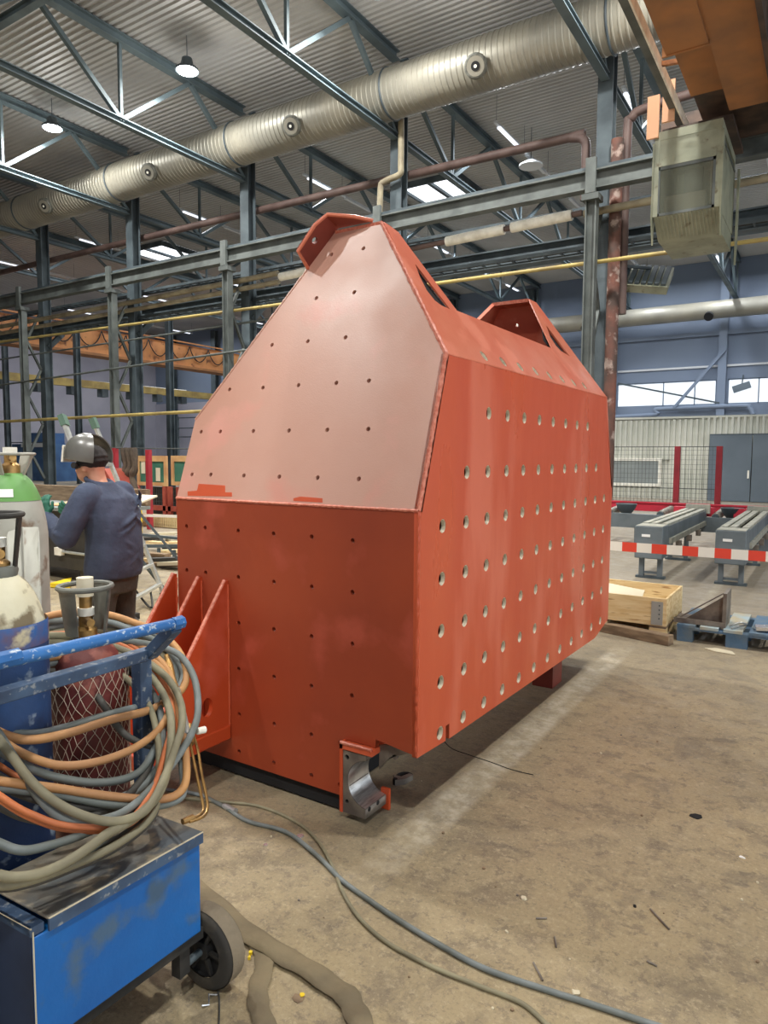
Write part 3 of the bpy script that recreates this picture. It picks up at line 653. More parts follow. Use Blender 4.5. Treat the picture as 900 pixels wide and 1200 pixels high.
# =================================================================== THE RED HOUSING
HX, HXL, HY, HYB = -1.4285, -2.906, 2.506, 5.535
ZF, ZE, ZL, ZR, ZA = 1.4249, 2.098, 1.841, 2.384, 2.80      # fold, right eave, left break, ridge opening, lug tops
K = .3322                                                   # run of the tilted end plates
TH = .025
house = thing('steel_housing', 'huge red-primed steel housing with bolt holes and pointed top, standing mid-floor', 'machine housing', ((HX+HXL)/2, HY, 0))
GX = [HY+.2093+.2366*c for c in range(12)]                 # hole columns along the side (world Y)
GX = [2.7153+.2366*c for c in range(12)]
rowZ = {1: .4009+.2355*5, 0: .4009+.2355*5}
holes = []
for r in range(5): holes += [(y, .405+.2350*r) for y in GX]
holes += [(y, .4009+.2355*5) for y in GX[1:11]]
holes += [(y, 1.8647) for y in GX[2:10]]
# right side panel: u = Y, v = Z, outward normal +X (Y x Z = X)
plate('side_panel', [(HY, .365), (2.770, .350), (2.770, .42), (2.805, .42), (2.805, .348), (5.18, .300), (HYB, .372), (HYB, ZF), (5.279, ZE), (HY+(ZE-ZF)*K, ZE), (HY, ZF)],
      [(y, z, .0315) for y, z in holes], (HX, 0, 0), (0,1,0), (0,0,1), TH, M_['red_side'], house, 20)
lin = MB()
def sleeve(c, n, u, r0=.0312, r1=.0290, d=.021, off=.002):
    c = Vector(c); n = Vector(n).normalized(); u = Vector(u).normalized(); w_ = n.cross(u); mb = MB(); vs = []; S = 16
    for rr, dd in ((r0, -off), (r1, -off), (r1-.002, -d), (r0, -d)):
        for k in range(S):
            a = 2*PI*k/S; vs.append(c + (u*math.cos(a)+w_*math.sin(a))*rr + n*dd)
    fs = [(i*S+k, i*S+(k+1)%S, ((i+1)%4)*S+(k+1)%S, ((i+1)%4)*S+k) for i in range(4) for k in range(S)]
    return mb.add(vs, fs, True)
lo0 = None
for y, z in holes:
    if lo0 is None:
        y0_, z0_ = y, z
        lo0 = obj('hole_sleeve', sleeve((HX, y, z), (1,0,0), (0,1,0)), M_['liner'], house)
    else:
        c = lo0.copy(); C.objects.link(c); c.location = (0, y-y0_, z-z0_)
obj('inner_shade_sheet', MB().prism([(HX-.075, HY+.05, .40), (HX-.075, HYB-.05, .40), (HX-.075, HYB-.05, ZF), (HX-.075, HYB-.05-(2.0-ZF)*K, 2.0), (HX-.075, HY+.05+(2.0-ZF)*K, 2.0), (HX-.075, HY+.05, ZF)], (.008, 0, 0)), M_['dark'], house)  # added dark sheet, stands in for the shade behind the side holes
# front lower panel: u = X, v = Z, outward normal -Y
def FY(z): return HY+(z-ZF)*K if z > ZF else HY
fpx = [[(52,328),(113,333),(222,343),(339,353),(465,363),(600,376)], [(53,473),(115,481),(223,496),(340,512),(465,528),(599,546)]]
fh = [(200+a*.35556, 500+b*.35556) for r in fpx for a, b in r]
fh += [(240+a*.26667, 640+b*.26667) for a, b in [(149,338),(149,540),(151,740),(151,903),(303,366),(304,575),(305,782),(303,952),(469,397),(468,615),(468,829),(468,1007),(648,430),(646,657),(595,865),(593,1049)]]
fH = []
for u, v in fh:
    p = at(u, v, Y=HY); fH.append((p.x, p.z, .0115))
bx0 = at(404, 900, Y=HY).x; bzt = at(410, 868, Y=HY).z; bx1 = at(440, 900, Y=HY).x
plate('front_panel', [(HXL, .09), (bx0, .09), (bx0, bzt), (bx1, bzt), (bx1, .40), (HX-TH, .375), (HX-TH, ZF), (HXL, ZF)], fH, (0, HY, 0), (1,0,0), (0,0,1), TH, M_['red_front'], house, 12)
# tilted front end plate
Nf = V(0, -1, K).normalized(); Sv = V(0, K, 1).normalized(); P0 = V(0, HY, ZF); sc_ = 1/Sv.z
def fs_(x, z): return (x, (z-ZF)*sc_)
XA = HX-TH-.465
ux = [(200+a*.28889, 250+b*.28889) for a, b in [(652,167),(782,142),(591,344),(745,320),(411,534),(556,519),(709,503),(239,714),(374,707),(518,697),(672,688),(804,679),(124,886),(201,885),(335,883),(480,881),(635,878),(801,875)]]
ux += [(200+a*.35556, 500+b*.35556) for a, b in [(70,157),(132,158),(241,161),(358,165),(484,168),(620,172)]]
uH = []
for u, v in ux:
    p = atp(u, v, P0, Nf); uH.append((p.x, (p-P0).dot(Sv), .0115))
LS = (2.384-1.841)/(2.62-1.841)
def XLs(z): return HXL if z < ZL else HXL+(z-ZL)*(.573/.779)
def XRs(z): return HX if z < ZE else HX-(z-ZE)*.6816
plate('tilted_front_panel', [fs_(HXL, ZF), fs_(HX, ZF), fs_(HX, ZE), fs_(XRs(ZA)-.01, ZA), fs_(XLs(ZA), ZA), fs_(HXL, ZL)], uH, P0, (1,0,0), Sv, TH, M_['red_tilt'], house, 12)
# back end: vertical and tilted plates
plate('back_panel', [(-HX+TH, .32), (-HXL, .09), (-HXL, ZF), (-HX+TH, ZF)], [], (0, HYB, 0), (-1,0,0), (0,0,1), TH, M_['red_front'], house)
Sb = V(0, -K, 1).normalized()
bk = at(608, 381, Y=HYB-(2.6-ZF)*K)
plate('tilted_back_panel', [(-HX, 0), (-HXL, 0), (-HXL, (ZL-ZF)*sc_), (-XLs(ZA), (ZA-ZF)*sc_), (-XRs(ZA)+.01, (ZA-ZF)*sc_), (-HX, (ZE-ZF)*sc_)], [(-bk.x, (bk.z-ZF)*sc_, .014)], (0, HYB, ZF), (-1,0,0), Sb, TH, M_['red_roof'], house)
# left side
plate('left_panel', [(-HYB+TH, .09), (-HY-TH-.002, .09), (-HY-TH-.002, ZF), (-(HY+TH+.002+(ZL-ZF)*K), ZL), (-(HYB-TH-(ZL-ZF)*K), ZL), (-HYB+TH, ZF)], [], (HXL+.002, 0, 0), (0,-1,0), (0,0,1), TH, M_['red_side'], house)
# sloping roof plates with triangular lug cheeks at both ends
def YB(z): return HYB-(z-ZF)*K
Rv = V(-.6816, 0, 1).normalized(); rs = 1/Rv.z
def rp(y, z): return (y, (z-ZE)*rs)
roofh = [(y, (2.145-ZE)*rs, .031) for y in GX[2:10]]
_Nr = V(0,1,0).cross(Rv); _Pr = V(HX, 0, ZE)
def rpx(u, v):
    p = atp(u, v, _Pr, _Nr); return (p.y, (p-_Pr).dot(Rv))
slotF = [rpx(*q) for q in ((486.5,309),(492,324),(500,340),(509.5,352),(517.5,358),(527.5,362.2))]
slotR = [rpx(*q) for q in ((640,381.2),(645,395),(651.5,405),(657,411),(668,417.5))]
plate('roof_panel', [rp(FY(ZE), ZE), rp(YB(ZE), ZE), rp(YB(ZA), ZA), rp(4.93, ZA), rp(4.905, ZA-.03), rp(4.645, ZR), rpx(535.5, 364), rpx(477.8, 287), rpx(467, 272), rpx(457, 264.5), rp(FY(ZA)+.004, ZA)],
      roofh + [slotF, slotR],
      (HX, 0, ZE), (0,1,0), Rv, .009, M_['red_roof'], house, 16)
Nr = V(0,1,0).cross(Rv)
for y in GX[2:10]:
    c = V(HX, y, ZE)+Rv*((2.145-ZE)*rs)
    obj('hole_sleeve', sleeve(c, Nr, (0,1,0)), M_['liner'], house)
Lv = V(.573, 0, .779).normalized(); ls = 1/Lv.z
def lp(y, z): return (-y, (z-ZL)*ls)
plate('left_roof_panel', [lp(YB(ZL)-.03, ZL), lp(FY(ZL)+.03, ZL), lp(FY(ZA)+.03, ZA), lp(3.0, ZA), lp(3.185, ZR), lp(4.645, ZR), lp(4.93, ZA), lp(YB(ZA)-.03, ZA)], [], (HXL, 0, ZL), (0,-1,0), Lv, TH, M_['red_roof'], house)
# rim strips on top of the lugs
obj('lug_top', MB().prism([(XLs(ZA), FY(ZA)-.004, ZA-.02), (XRs(ZA)-.01, FY(ZA)-.004, ZA-.02), (XRs(ZA)-.01, 2.995, ZA-.02), (XLs(ZA), 2.995, ZA-.02)], (0, 0, .024)), M_['weld'], house)
obj('lug_top', MB().prism([(XLs(ZA), YB(ZA), ZA-.02), (XRs(ZA)-.01, YB(ZA), ZA-.02), (XRs(ZA)-.01, 4.93, ZA-.02), (XLs(ZA), 4.93, ZA-.02)], (0, 0, .024)), M_['weld'], house)
obj('lug_shade_plate', MB().prism([(-1.98, FY(2.3)+.03, 2.3), (-1.98, 3.12, 2.3), (-1.98, 3.0, ZA-.03), (-1.98, FY(ZA)+.02, ZA-.03)], (.012, 0, 0)), M_['dark'], house)  # added dark plate, stands in for the shade inside the front lug
for q4 in ([rpx(484,302), rpx(488,324), rpx(500,350), rpx(514,364), rpx(529,364)], [rpx(637,376), rpx(640,396), rpx(652,414), rpx(670,420)]):
    plate('slot_shade_plate', q4, [], V(HX, 0, ZE)-V(0,1,0).cross(Rv)*.018, (0,1,0), Rv, .006, M_['dark'], house)  # added dark plates that stand in for shade within the lug slots
obj('ridge_stiffener', MB().box(XLs(ZR), XRs(ZR), 3.2, 3.23, 2.0, ZR-.01), M_['red_inside'], house)
# lifting hood on the upper left of the tilted front plate: a cheek with a hole and a cover
nf = Nf; pa = V(XLs(2.62), FY(2.62), 2.62); pb = V(XLs(ZA)+.0, FY(ZA), ZA); pc = V(-2.05, FY(ZA), ZA)
dpr = .115
ch_u = (pb-pa).normalized(); chL = (pb-pa).length
o1 = at(355.5, 293, D=(at(361, 314.5, Y=pa.y)-V(0,0,CAM_H)).dot(_F)-.10)
out = lambda p, d: p + nf*d
qa = out(pa + ch_u*.02, dpr); qb = out(pb - ch_u*.02, dpr+.02)
plate('hood_cheek', [(0, 0), (.03, dpr), (chL-.05, dpr+.01), (chL+.02, dpr-.01), (chL+.02, 0)], [(chL*.55, dpr*.62, .017)], pa, ch_u, nf, .02, M_['red_inside'], house)
hd = MB()
t2 = out(pb + ch_u*.0, 0)
hd.prism([pb+ch_u*.02, pb+ch_u*.02+nf*(dpr-.01), pc+ch_u*.0+V(0,0,.012)+nf*.05, pc+V(.06,0,.012)], (0, .008, .02))
obj('hood_cover', hd, M_['red_inside'], house)
obj('hood_rim', MB().tube(smooth_path([out(pa, .0), out(pa+ch_u*.03, dpr), out(pa+ch_u*(chL-.05), dpr+.012), pb+ch_u*.03+nf*(dpr-.01), pc+V(0,0,.02)+nf*.05, pc+V(.08,0,.015)], 1), .010, 6), M_['red_roof'], house)
# weld beads along the joints
def bead(P, r=.008):
    Q = []
    for a, b in zip(P[:-1], P[1:]):
        a = Vector(a); b = Vector(b); n = max(2, int((b-a).length/.012))
        Q += [a+(b-a)*i/n for i in range(n)]
    Q.append(Vector(P[-1]))
    return MB().tube(Q, [r*random.uniform(.75, 1.2) for _ in Q], 6)
e = .004
obj('weld_bead', bead([(HX-e, HY+e, ZF), (HX-e, FY(ZE)+e, ZE), (XRs(ZA)-.015, FY(ZA), ZA)], .011), M_['weld'], house)
obj('weld_bead', bead([(HX-.006, HY+.006, .375), (HX-.006, HY+.006, ZF)], .009), M_['red_side'], house)
obj('weld_bead', bead([(HXL, HY, ZF), (HX-e, HY, ZF)], .007), M_['weld'], house)
obj('weld_bead', bead([(HX-.004, FY(ZE), ZE), (HX-.004, YB(ZE), ZE)], .006), M_['red_roof'], house)
obj('weld_bead', bead([(XLs(ZL), FY(ZL), ZL), (XLs(2.62), FY(2.62), 2.62)], .006), M_['red_tilt'], house)
obj('primer_patch', MB(), None, house) if False else None
# floor of the housing, skids and rear foot
obj('bottom_plate', MB().box(HXL+.03, -2.0, HY+.03, HYB-.03, .10, .125), M_['red_inside'], house)
for x in (-2.85, -2.1): obj('skid_beam', MB().box(x, x+.14, HY+.03, 5.2, 0, .09), M_['dark'], house)
obj('front_sill', MB().box(HXL+.02, bx0-.01, HY+.02, HY+.12, .012, .09), M_['dark'], house)
ft = at(668, 772, X=-1.62)
obj('rear_foot', MB().box(-1.75, -1.60, 4.75, 4.95, 0.0, .31), M_['red_inside'], house)
# bracket of three gussets and a base bar on the lower left of the front
gz, gb = .275, .20
gy = at(222.5, 775, X=-2.545)
slope = (HY-gy.y)/(1.02-gy.z)
yend = HY-slope*(1.02-gz)
hc = at(241, 829, X=-2.545)
for k, x in enumerate((-2.545, -2.735, -2.925)):
    hl = [[(hc.y+.036*math.cos(a*PI/8), hc.z+.05*math.sin(a*PI/8)) for a in range(16)]]
    plate('gusset', [(yend, gz-.005), (HY, gz-.005), (HY, 1.02), (HY-.018, 1.02), (yend, gz+.05)], hl, (x+.012, 0, 0), (0,1,0), (0,0,1), .025, M_['red_lit'], house, bevel=0)
    obj('weld_bead', bead([(x+.012, HY-.004, gz), (x+.012, HY-.004, 1.0)], .006), M_['red_side'], house)
    obj('gusset_edge', MB().tube([(x, HY-.015, 1.022), (x, yend, gz+.052)], .011, 8), M_['weld'], house)
obj('bracket_base', MB().box(-2.99, -2.525, yend, HY, gb, gz), M_['red_lit'], house, bevel=.008)
# half bearing housing at the lower right of the front
bl = MB()
zb0, zb1 = .035, bzt-.035; XB0, XB1 = bx0+.012, -1.672
cz = (zb0+zb1)/2+.01; cr = .112; cx = XB1+.012
pts = [(XB0, zb0), (XB1, zb0)]
arc = [(cx+cr*math.cos(a), cz+cr*math.sin(a)) for a in [PI*1.5-PI*i/24 for i in range(25)]]
arc = [q for q in arc if q[0] <= XB1]
pts = [(XB0, zb0), (XB1, zb0)] + [(XB1, arc[0][1])] + arc + [(XB1, arc[-1][1]), (XB1, zb1), (XB0, zb1)]
bh = [(XB0+.022, zb1-.03, .012), (XB0+.022, zb0+.055, .010)]
plate('bearing_block', pts, bh, (0, HY-.03, 0), (1,0,0), (0,0,1), .17, M_['raw_steel'], house, 12)
ar = MB(); vs = []
for q in arc:
    dx, dz = q[0]-cx, q[1]-cz
    vs += [V(cx+dx*.985, HY-.028, cz+dz*.985), V(cx+dx*.985, HY+.138, cz+dz*.985)]
ar.add(vs, [(2*i, 2*i+1, 2*i+3, 2*i+2) for i in range(len(arc)-1)], True)
obj('bearing_bore', ar, M_['machined'], house)
obj('bore_groove', MB().tube([(cx-cr*.97, HY-.02, cz-.03), (cx-cr*.97, HY+.13, cz-.03)], .004, 6), M_['raw_steel'], house)
for yy in (HY, HY+.07): obj('bolt_hole', MB().cyl((XB1-.001, yy, zb0+.035), (XB1+.0015, yy, zb0+.035), .011, 12), M_['dark'], house)
obj('bearing_flange', MB().box(bx0-.004, bx0+.012, HY-.035, HY+.15, zb0, bzt), M_['red_lit'], house)
obj('bearing_cap', MB().box(bx0-.004, bx1+.004, HY-.035, HY+.15, bzt-.03, bzt-.004), M_['red_side'], house)
obj('cap_edge', bead([(bx0, HY-.034, bzt), (bx1, HY-.034, bzt)], .008), M_['weld'], house)
obj('rear_flange', MB().box(XB1-.03, XB1+.014, HY+.142, HY+.158, .006, .105), M_['red_lit'], house)
rh_ = at(460, 889, Y=HY+.012)
plate('raw_rib', [(bx1, .25), (bx1+.05, .315), (HX-.06, .36), (HX-.06, .40), (bx1, bzt)], [(rh_.x, rh_.z, .012)], (0, HY+.03, 0), (1,0,0), (0,0,1), .014, M_['raw_steel'], house, 12)
# bare darker repainted patches are thin coats with a shape of their own
def patch(poly, m, n=Nf, P=P0):
    pp = [atp(u, v, P, n)+n*.0012 for u, v in poly]
    return obj('primer_patch', MB().prism(pp, -n*.001), M_[m], house)
patch([(220,581),(220,576),(231,575),(233,567),(264,569),(264,577),(272,577),(272,582)], 'red_side')
patch([(344,587),(344,584),(352,582),(378,584),(378,589)], 'red_side')

# =================================================================== RIGHT BACKGROUND
# corrugated partition with a window, grey doors
t = thing('corrugated_partition', 'pale corrugated metal partition wall with a wide window, behind the roller conveyors', 'partition', (-7, 30, 0))
PX0, PX1, PZ = -16.0, 3.0, 3.25
wx0, wx1 = at(708, 550, Y=30).x, at(772, 550, Y=30).x; wz0, wz1 = at(745, 566, Y=30).z, at(745, 540, Y=30).z
cm = MB(); pit = .21
def sheet(x0, x1, z0, z1):
    n = max(1, round((x1-x0)/pit)); vs = []
    for i in range(n+1):
        for f, d in (((0, 0), (.4, 0), (.5, -.075), (.9, -.075)) if i < n else ((0, 0),)):
            x = x0+(i+f)*(x1-x0)/n; vs += [V(x, 30+d, z0), V(x, 30+d, z1)]
    return MB().add(vs, [(2*i, 2*i+1, 2*i+3, 2*i+2) for i in range(len(vs)//2-1)])
x = PX0
while x < PX1-.1:
    x2 = min(x+1.05, PX1)
    if x2 > wx0-.1 and x < wx1+.1:
        obj('corrugated_sheet', sheet(x, x2, 0, wz0-.06), M_['corr'], t); obj('corrugated_sheet', sheet(x, x2, wz1+.06, PZ-(.0 if x > -5.3 else .06)), M_['corr'], t)
    else: obj('corrugated_sheet', sheet(x, x2, 0, PZ-(0 if x > -5.3 else .06)), M_['corr'], t)
    x = x2
obj('top_rail', MB().box(PX0, PX1, 29.93, 30.05, PZ-.02, PZ+.06), M_['corr'], t)
obj('back_lining', MB().box(PX0, PX1, 30.06, 30.12, 0, PZ), M_['corr'], t)
wfm = MB(); wfm.box(wx0-.3, wx1+.12, 29.88, 29.94, wz1, wz1+.12); wfm.box(wx0-.3, wx1+.12, 29.88, 29.94, wz0-.12, wz0); wfm.box(wx1, wx1+.12, 29.88, 29.94, wz0, wz1); wfm.box(wx0-.3, wx0-.2, 29.88, 29.94, wz0, wz1)
wf_ = obj('window_frame', wfm, M_['lag'], t); obj('pane', MB().box(wx0-.2, wx1, 29.92, 29.935, wz0, wz1), M_['darkglass'], wf_)
t = thing('sliding_door', 'large flat grey sliding doors in front of the corrugated partition', 'door', (-2, 29.6, 0))
dx0 = at(830, 560, Y=29.6).x; dxm = at(880, 560, Y=29.6).x; dz = at(850, 510, Y=29.6).z
obj('door_leaf', MB().box(dx0, dxm-.015, 29.55, 29.65, .02, dz), M_['door_grey'], t)
obj('door_leaf', MB().box(dxm+.015, 2.5, 29.55, 29.65, .02, dz), M_['door_grey'], t)
obj('door_handle', MB().box(dxm-.12, dxm-.06, 29.5, 29.55, .9, 1.2), M_['lag'], t)
obj('top_track', MB().box(dx0, 2.5, 29.56, 29.8, dz, dz+.05), M_['steel'], t)
# red fence posts with wire mesh panels
t = thing('mesh_fence', 'dark wire mesh fence on red posts in front of the corrugated partition', 'fence', (-5, 25.2, 0))
fp = [at(793, 560, Y=25.2).x, at(842, 560, Y=25.2).x]
zt_ = at(793, 523, Y=25.2).z
for x in fp + [fp[0]-4.5, fp[0]-9]: obj('fence_post', MB().box(x-.09, x+.09, 25.12, 25.28, 0, zt_), M_['red_fence'], t)
for a, b in ((fp[0]-4.5, fp[0]), (fp[0], fp[1]), (fp[0]-9, fp[0]-4.5)):
    mb = MB(); z = .15
    while z < zt_-.05: mb.box(a+.1, b-.1, 25.19, 25.20, z, z+.008); z += .16
    x = a+.12
    while x < b-.1: mb.box(x, x+.008, 25.19, 25.20, .1, zt_-.02); x += .12
    for q in (.1, zt_*.30, zt_-.03): mb.box(a+.1, b-.1, 25.18, 25.21, q, q+.025)
    o = obj('wire_mesh', mb, M_['mesh_wire'], t); o['kind'] = 'stuff'
# roller conveyor line with red frame
t = thing('roller_conveyor', 'long grey roller conveyor with red beams behind the two cross transfer tables', 'conveyor', (-3, 13.4, 0))
RY = 14.1
obj('red_beam', MB().box(-9, 2.5, RY+.55, RY+.67, .58, .74), M_['machine_red'], t)
obj('red_guide', MB().box(-9, 2.5, RY+.52, RY+.56, .74, .77), M_['machine_red'], t)
obj('grey_beam', MB().box(-9, 2.5, RY-.62, RY-.5, .34, .60), M_['machine'], t)
xr = [-5.4+.93*k for k in range(9)]
for x in xr: obj('roller', MB().cyl((x, RY-.5, .60), (x, RY+.52, .64), .075, 14), M_['roller'], t)
for x in xr: obj('bearing_cap', MB().cyl((x, RY-.50, .60), (x, RY-.56, .60), .06, 12), M_['steel'], t)
for x in (-4.6, -2.75, -.9, 1.0):
    obj('leg', MB().box(x-.3, x+.3, RY-.6, RY-.45, 0, .34), M_['machine'], t); obj('leg', MB().box(x-.06, x+.06, RY+.5, RY+.62, 0, .58), M_['machine'], t)
for x in (-4.05, -2.35, -.5):
    obj('gear_motor', MB().cyl((x, RY-.66, .38), (x, RY-.95, .38), .11, 14), M_['zinc'], t)
    obj('bracket', MB().box(x-.16, x+.16, RY-.7, RY-.62, .24, .52), M_['machine'], t)
for x in (-3.3, -1.45): obj('hopper_bowl', MB().lathe([(.05, .42), (.16, .56), (.2, .66), (.17, .66), (.04, .46)], 16, Matrix.Translation((x, RY-.2, .1))), M_['steel'], t)
# two cross-transfer tables
def transfer(u0, u1, v0, uf, label):
    a = at(u0, v0, Z=0); b = at(u1, v0+1, Z=0); a.y = b.y = (a.y+b.y)/2-.1
    cx_ = (a.x+b.x)/2; y0 = a.y
    t = thing('transfer_table', label, 'conveyor table', (cx_, y0, 0), group='grey cross transfer tables on the right')
    hw = .18; L = 3.75; T = .73
    obj('end_box', MB().box(cx_-hw, cx_+hw, y0-.15, y0+.25, .29, T), M_['machine'], t, bevel=.012)
    obj('end_box_top', MB().box(cx_-hw+.01, cx_+hw-.01, y0-.14, y0+.25, T, T+.006), M_['machine_top'], t)
    obj('side_beam', MB().box(cx_-hw, cx_-hw+.04, y0+.25, y0+L, .48, T-.02), M_['machine'], t)
    obj('side_beam', MB().box(cx_+hw-.04, cx_+hw, y0+.25, y0+L, .48, T-.02), M_['machine'], t)
    for x in (-.17, -.06, .09): obj('wear_strip', MB().box(cx_+x, cx_+x+.08, y0+.25, y0+L, T-.03, T+.015), M_['machine_top'], t)
    obj('tray', MB().box(cx_-hw+.04, cx_+hw-.04, y0+.25, y0+L, T-.08, T-.06), M_['dark'], t)
    obj('side_channel', MB().box(cx_+hw, cx_+hw+.03, y0+.3, y0+L-.2, .46, .54), M_['machine_top'], t)
    obj('red_end', MB().box(cx_-hw-.2, cx_+hw+.12, y0+L, y0+L+.15, .60, T+.03), M_['machine_red'], t)
    obj('end_guard', MB().box(cx_-hw+.02, cx_+hw+.06, y0+L-.1, y0+L-.01, .66, T+.09), M_['machine_top'], t)
    for yy in (y0+.05, y0+2.1):
        for x in (cx_-.12, cx_+.12): obj('leg', MB().box(x-.03, x+.03, yy-.04, yy+.04, .03, .48 if yy > y0+1 else .29), M_['machine'], t)
        obj('foot_bar', MB().box(cx_-.19, cx_+.19, yy-.05, yy+.05, 0, .03), M_['steel'], t)
        obj('cross_bar', MB().box(cx_-.09, cx_+.09, yy-.02, yy+.02, .06, .09), M_['machine'], t)
    for k in range(3):
        obj('roller_bracket', MB().box(cx_+hw, cx_+hw+.07, y0+.8+k*.9, y0+.88+k*.9, .36, .46), M_['raw_steel'], t)
    obj('sticker', MB().box(cx_-.09, cx_+.02, y0-.156, y0-.151, .585, .62), M_['label_white'], t)
    tri = MB().prism([(cx_-.02, y0-.152, .40), (cx_+.08, y0-.152, .40), (cx_+.03, y0-.152, .485)], (0, -.004, 0))
    sg = obj('warning_triangle', tri, M_['yellow_sign'], t)
    obj('warning_mark', MB().box(cx_+.025, cx_+.034, y0-.16, y0-.156, .425, .46), M_['dark'], sg)
transfer(752, 774, 676, 0, 'grey transfer table nearer the red housing, with white sticker on its end box')
transfer(846, 867, 684, 0, 'grey transfer table nearest the right edge of the photo')
# barrier tape
ta = at(700, 638.5, Y=8.0); tb = at(930, 654.5, Y=8.0); tw = .105
t = thing('barrier_tape', 'red and white striped barrier tape strung before the transfer tables', 'tape', (ta.x, 8, ta.z))
L = (tb-ta).length; d = (tb-ta).normalized(); n = 0; s0 = 0; bandL = .158
n0 = at(729, 641, Y=8).x
k0 = -math.floor((n0-ta.x)/bandL)
s_ = (n0-ta.x) % bandL - bandL; i = 0
phase = int(round((n0-ta.x-s_)/bandL))
while s_ < L:
    a = max(s_, 0); b = min(s_+bandL, L)
    if b > a:
        p, q = ta+d*a, ta+d*b; red = ((i-phase) % 2 == 0)
        obj('tape_stripe', MB().prism([p-V(0,0,tw/2), q-V(0,0,tw/2), q+V(0,0,tw/2), p+V(0,0,tw/2)], (0, .002, 0)), M_['tape_red' if red else 'tape_white'], t)
    s_ += bandL; i += 1
t = thing('tape_post', 'thin steel post holding the barrier tape beyond the right edge', 'post', (tb.x+.03, 8, 0))
obj('pole', MB().cyl((tb.x+.03, 8.02, 0), (tb.x+.03, 8.02, .85), .02, 10), M_['steel'], t)
t = thing('tape_post', 'thin steel post holding the barrier tape, hidden behind the red housing', 'post', (ta.x-.03, 8, 0))
obj('pole', MB().cyl((ta.x-.03, 8.02, 0), (ta.x-.03, 8.02, .85), .02, 10), M_['steel'], t)

# pallet and collar crate
bm_ = thing('timber_beam', 'long brown timber on the floor in front of the wooden crate', 'timber', (-1.5, 6.45, 0))
pA = at(698, 738.5, Z=0); pB = at(785, 758, Z=0)
obj('beam', MB().bar(pA+V(-.15,.06,.045), pB+V(0,.05,.045), .10, .09), M_['wood_old'], bm_, bevel=.006)
py0 = 6.62; px1 = -1.19; px0 = px1-1.2
t = thing('euro_pallet', 'pine pallet under the wooden crate beside the red housing', 'pallet', ((px0+px1)/2, py0, 0))
for i, yy in enumerate((py0, py0+.36, py0+.70)):
    for x in (px0, px0+.53, px1-.145): obj('block', MB().box(x, x+.145, yy, yy+.10, .022, .10), M_['wood'], t)
    obj('bottom_board', MB().box(px0, px1, yy, yy+.10, 0, .022), M_['wood'], t)
for x in (px0, px0+.53, px1-.145): obj('stringer_board', MB().box(x, x+.145, py0, py0+.8, .10, .122), M_['wood_old'], t)
for i in range(5): obj('deck_board', MB().box(px0, px1, py0+i*.17, py0+i*.17+.12, .122, .144), M_['wood'], t)
t = thing('wooden_crate', 'open pale pine crate with a metal corner hinge, standing on the pallet', 'crate', ((px0+px1)/2, py0, .145))
cz0, cz1 = .145, .375
obj('front_board', MB().box(px0, px1, py0, py0+.02, cz0, cz1), M_['wood'], t); obj('back_board', MB().box(px0, px1, py0+.78, py0+.80, cz0, cz1), M_['wood'], t)
obj('end_board', MB().box(px0, px0+.02, py0+.02, py0+.78, cz0, cz1), M_['wood'], t); obj('end_board', MB().box(px1-.02, px1, py0+.02, py0+.78, cz0, cz1), M_['wood'], t)
obj('corner_hinge', MB().box(px1-.13, px1-.03, py0-.006, py0-.001, cz0-.015, cz1-.03), M_['zinc'], t)
for z in (.18, .22, .26, .30): obj('hinge_rivet', MB().cyl((px1-.06, py0-.006, z+.01), (px1-.06, py0-.010, z+.01), .007, 8), M_['steel'], t)
obj('inner_lining', MB().box(px0+.03, px1-.03, py0+.03, py0+.77, cz0, cz0+.02), M_['paper'], t)
obj('crumpled_sheet', MB().prism([(px0+.4, py0+.1, .30), (px1-.25, py0+.12, .30), (px1-.3, py0+.5, .34), (px0+.5, py0+.6, .36)], (0, 0, .006)), M_['paper'], t)
# blue pallet with steel brackets on it
q0 = at(790, 750, Z=0); 
t = thing('blue_pallet', 'worn blue wooden pallet loaded with steel brackets at the right edge', 'pallet', (q0.x+.6, q0.y, 0))
bx, by = q0.x+.02, q0.y
for x in (bx, bx+.40, bx+.86): 
    for yy in (by, by+.34, by+.68): obj('block', MB().box(x, x+(.13 if x != bx+.40 else .17), yy, yy+.1, 0, .11), M_['pallet_blue'], t)
obj('front_lower_board', MB().box(bx, bx+1.0, by-.002, by+.10, .11, .13), M_['pallet_blue'], t)
obj('back_lower_board', MB().box(bx, bx+1.0, by+.68, by+.78, .11, .13), M_['pallet_blue'], t)
for i, x in enumerate((0, .19, .38, .58, .78, .9)): obj('deck_board', MB().box(bx+x, bx+x+.15, by-.01, by+.8, .13, .155), M_['pallet_blue' if i in (0, 3) else 'pallet_top'], t)
def bracket(x, y, label, w_=.40):
    t = thing('steel_bracket', label, 'bracket', (x, y, .156), group='rusty steel angle brackets on the blue pallet')
    obj('base_plate', MB().box(x-w_, x+.03, y, y+.32, .156, .175), M_['raw_steel'], t)
    obj('upright_plate', MB().box(x, x+.03, y, y+.32, .175, .46), M_['raw_steel'], t)
    obj('triangle_web', MB().prism([(x-w_+.08, y+.10, .175), (x, y+.10, .175), (x, y+.10, .42)], (0, .015, 0)), M_['raw_steel'], t)
    obj('edge_flange', MB().bar((x-w_+.04, y+.10, .19), (x-.0, y+.10, .45), .03, .01), M_['raw_steel'], t)
    obj('front_lip', MB().box(x-w_, x+.03, y-.012, y, .156, .20), M_['raw_steel'], t)
bracket(bx+.36, by+.06, 'rusty steel angle bracket on the left half of the blue pallet')
bracket(bx+1.06, by+.10, 'rusty steel angle bracket cut by the right edge, on the blue pallet', .16)
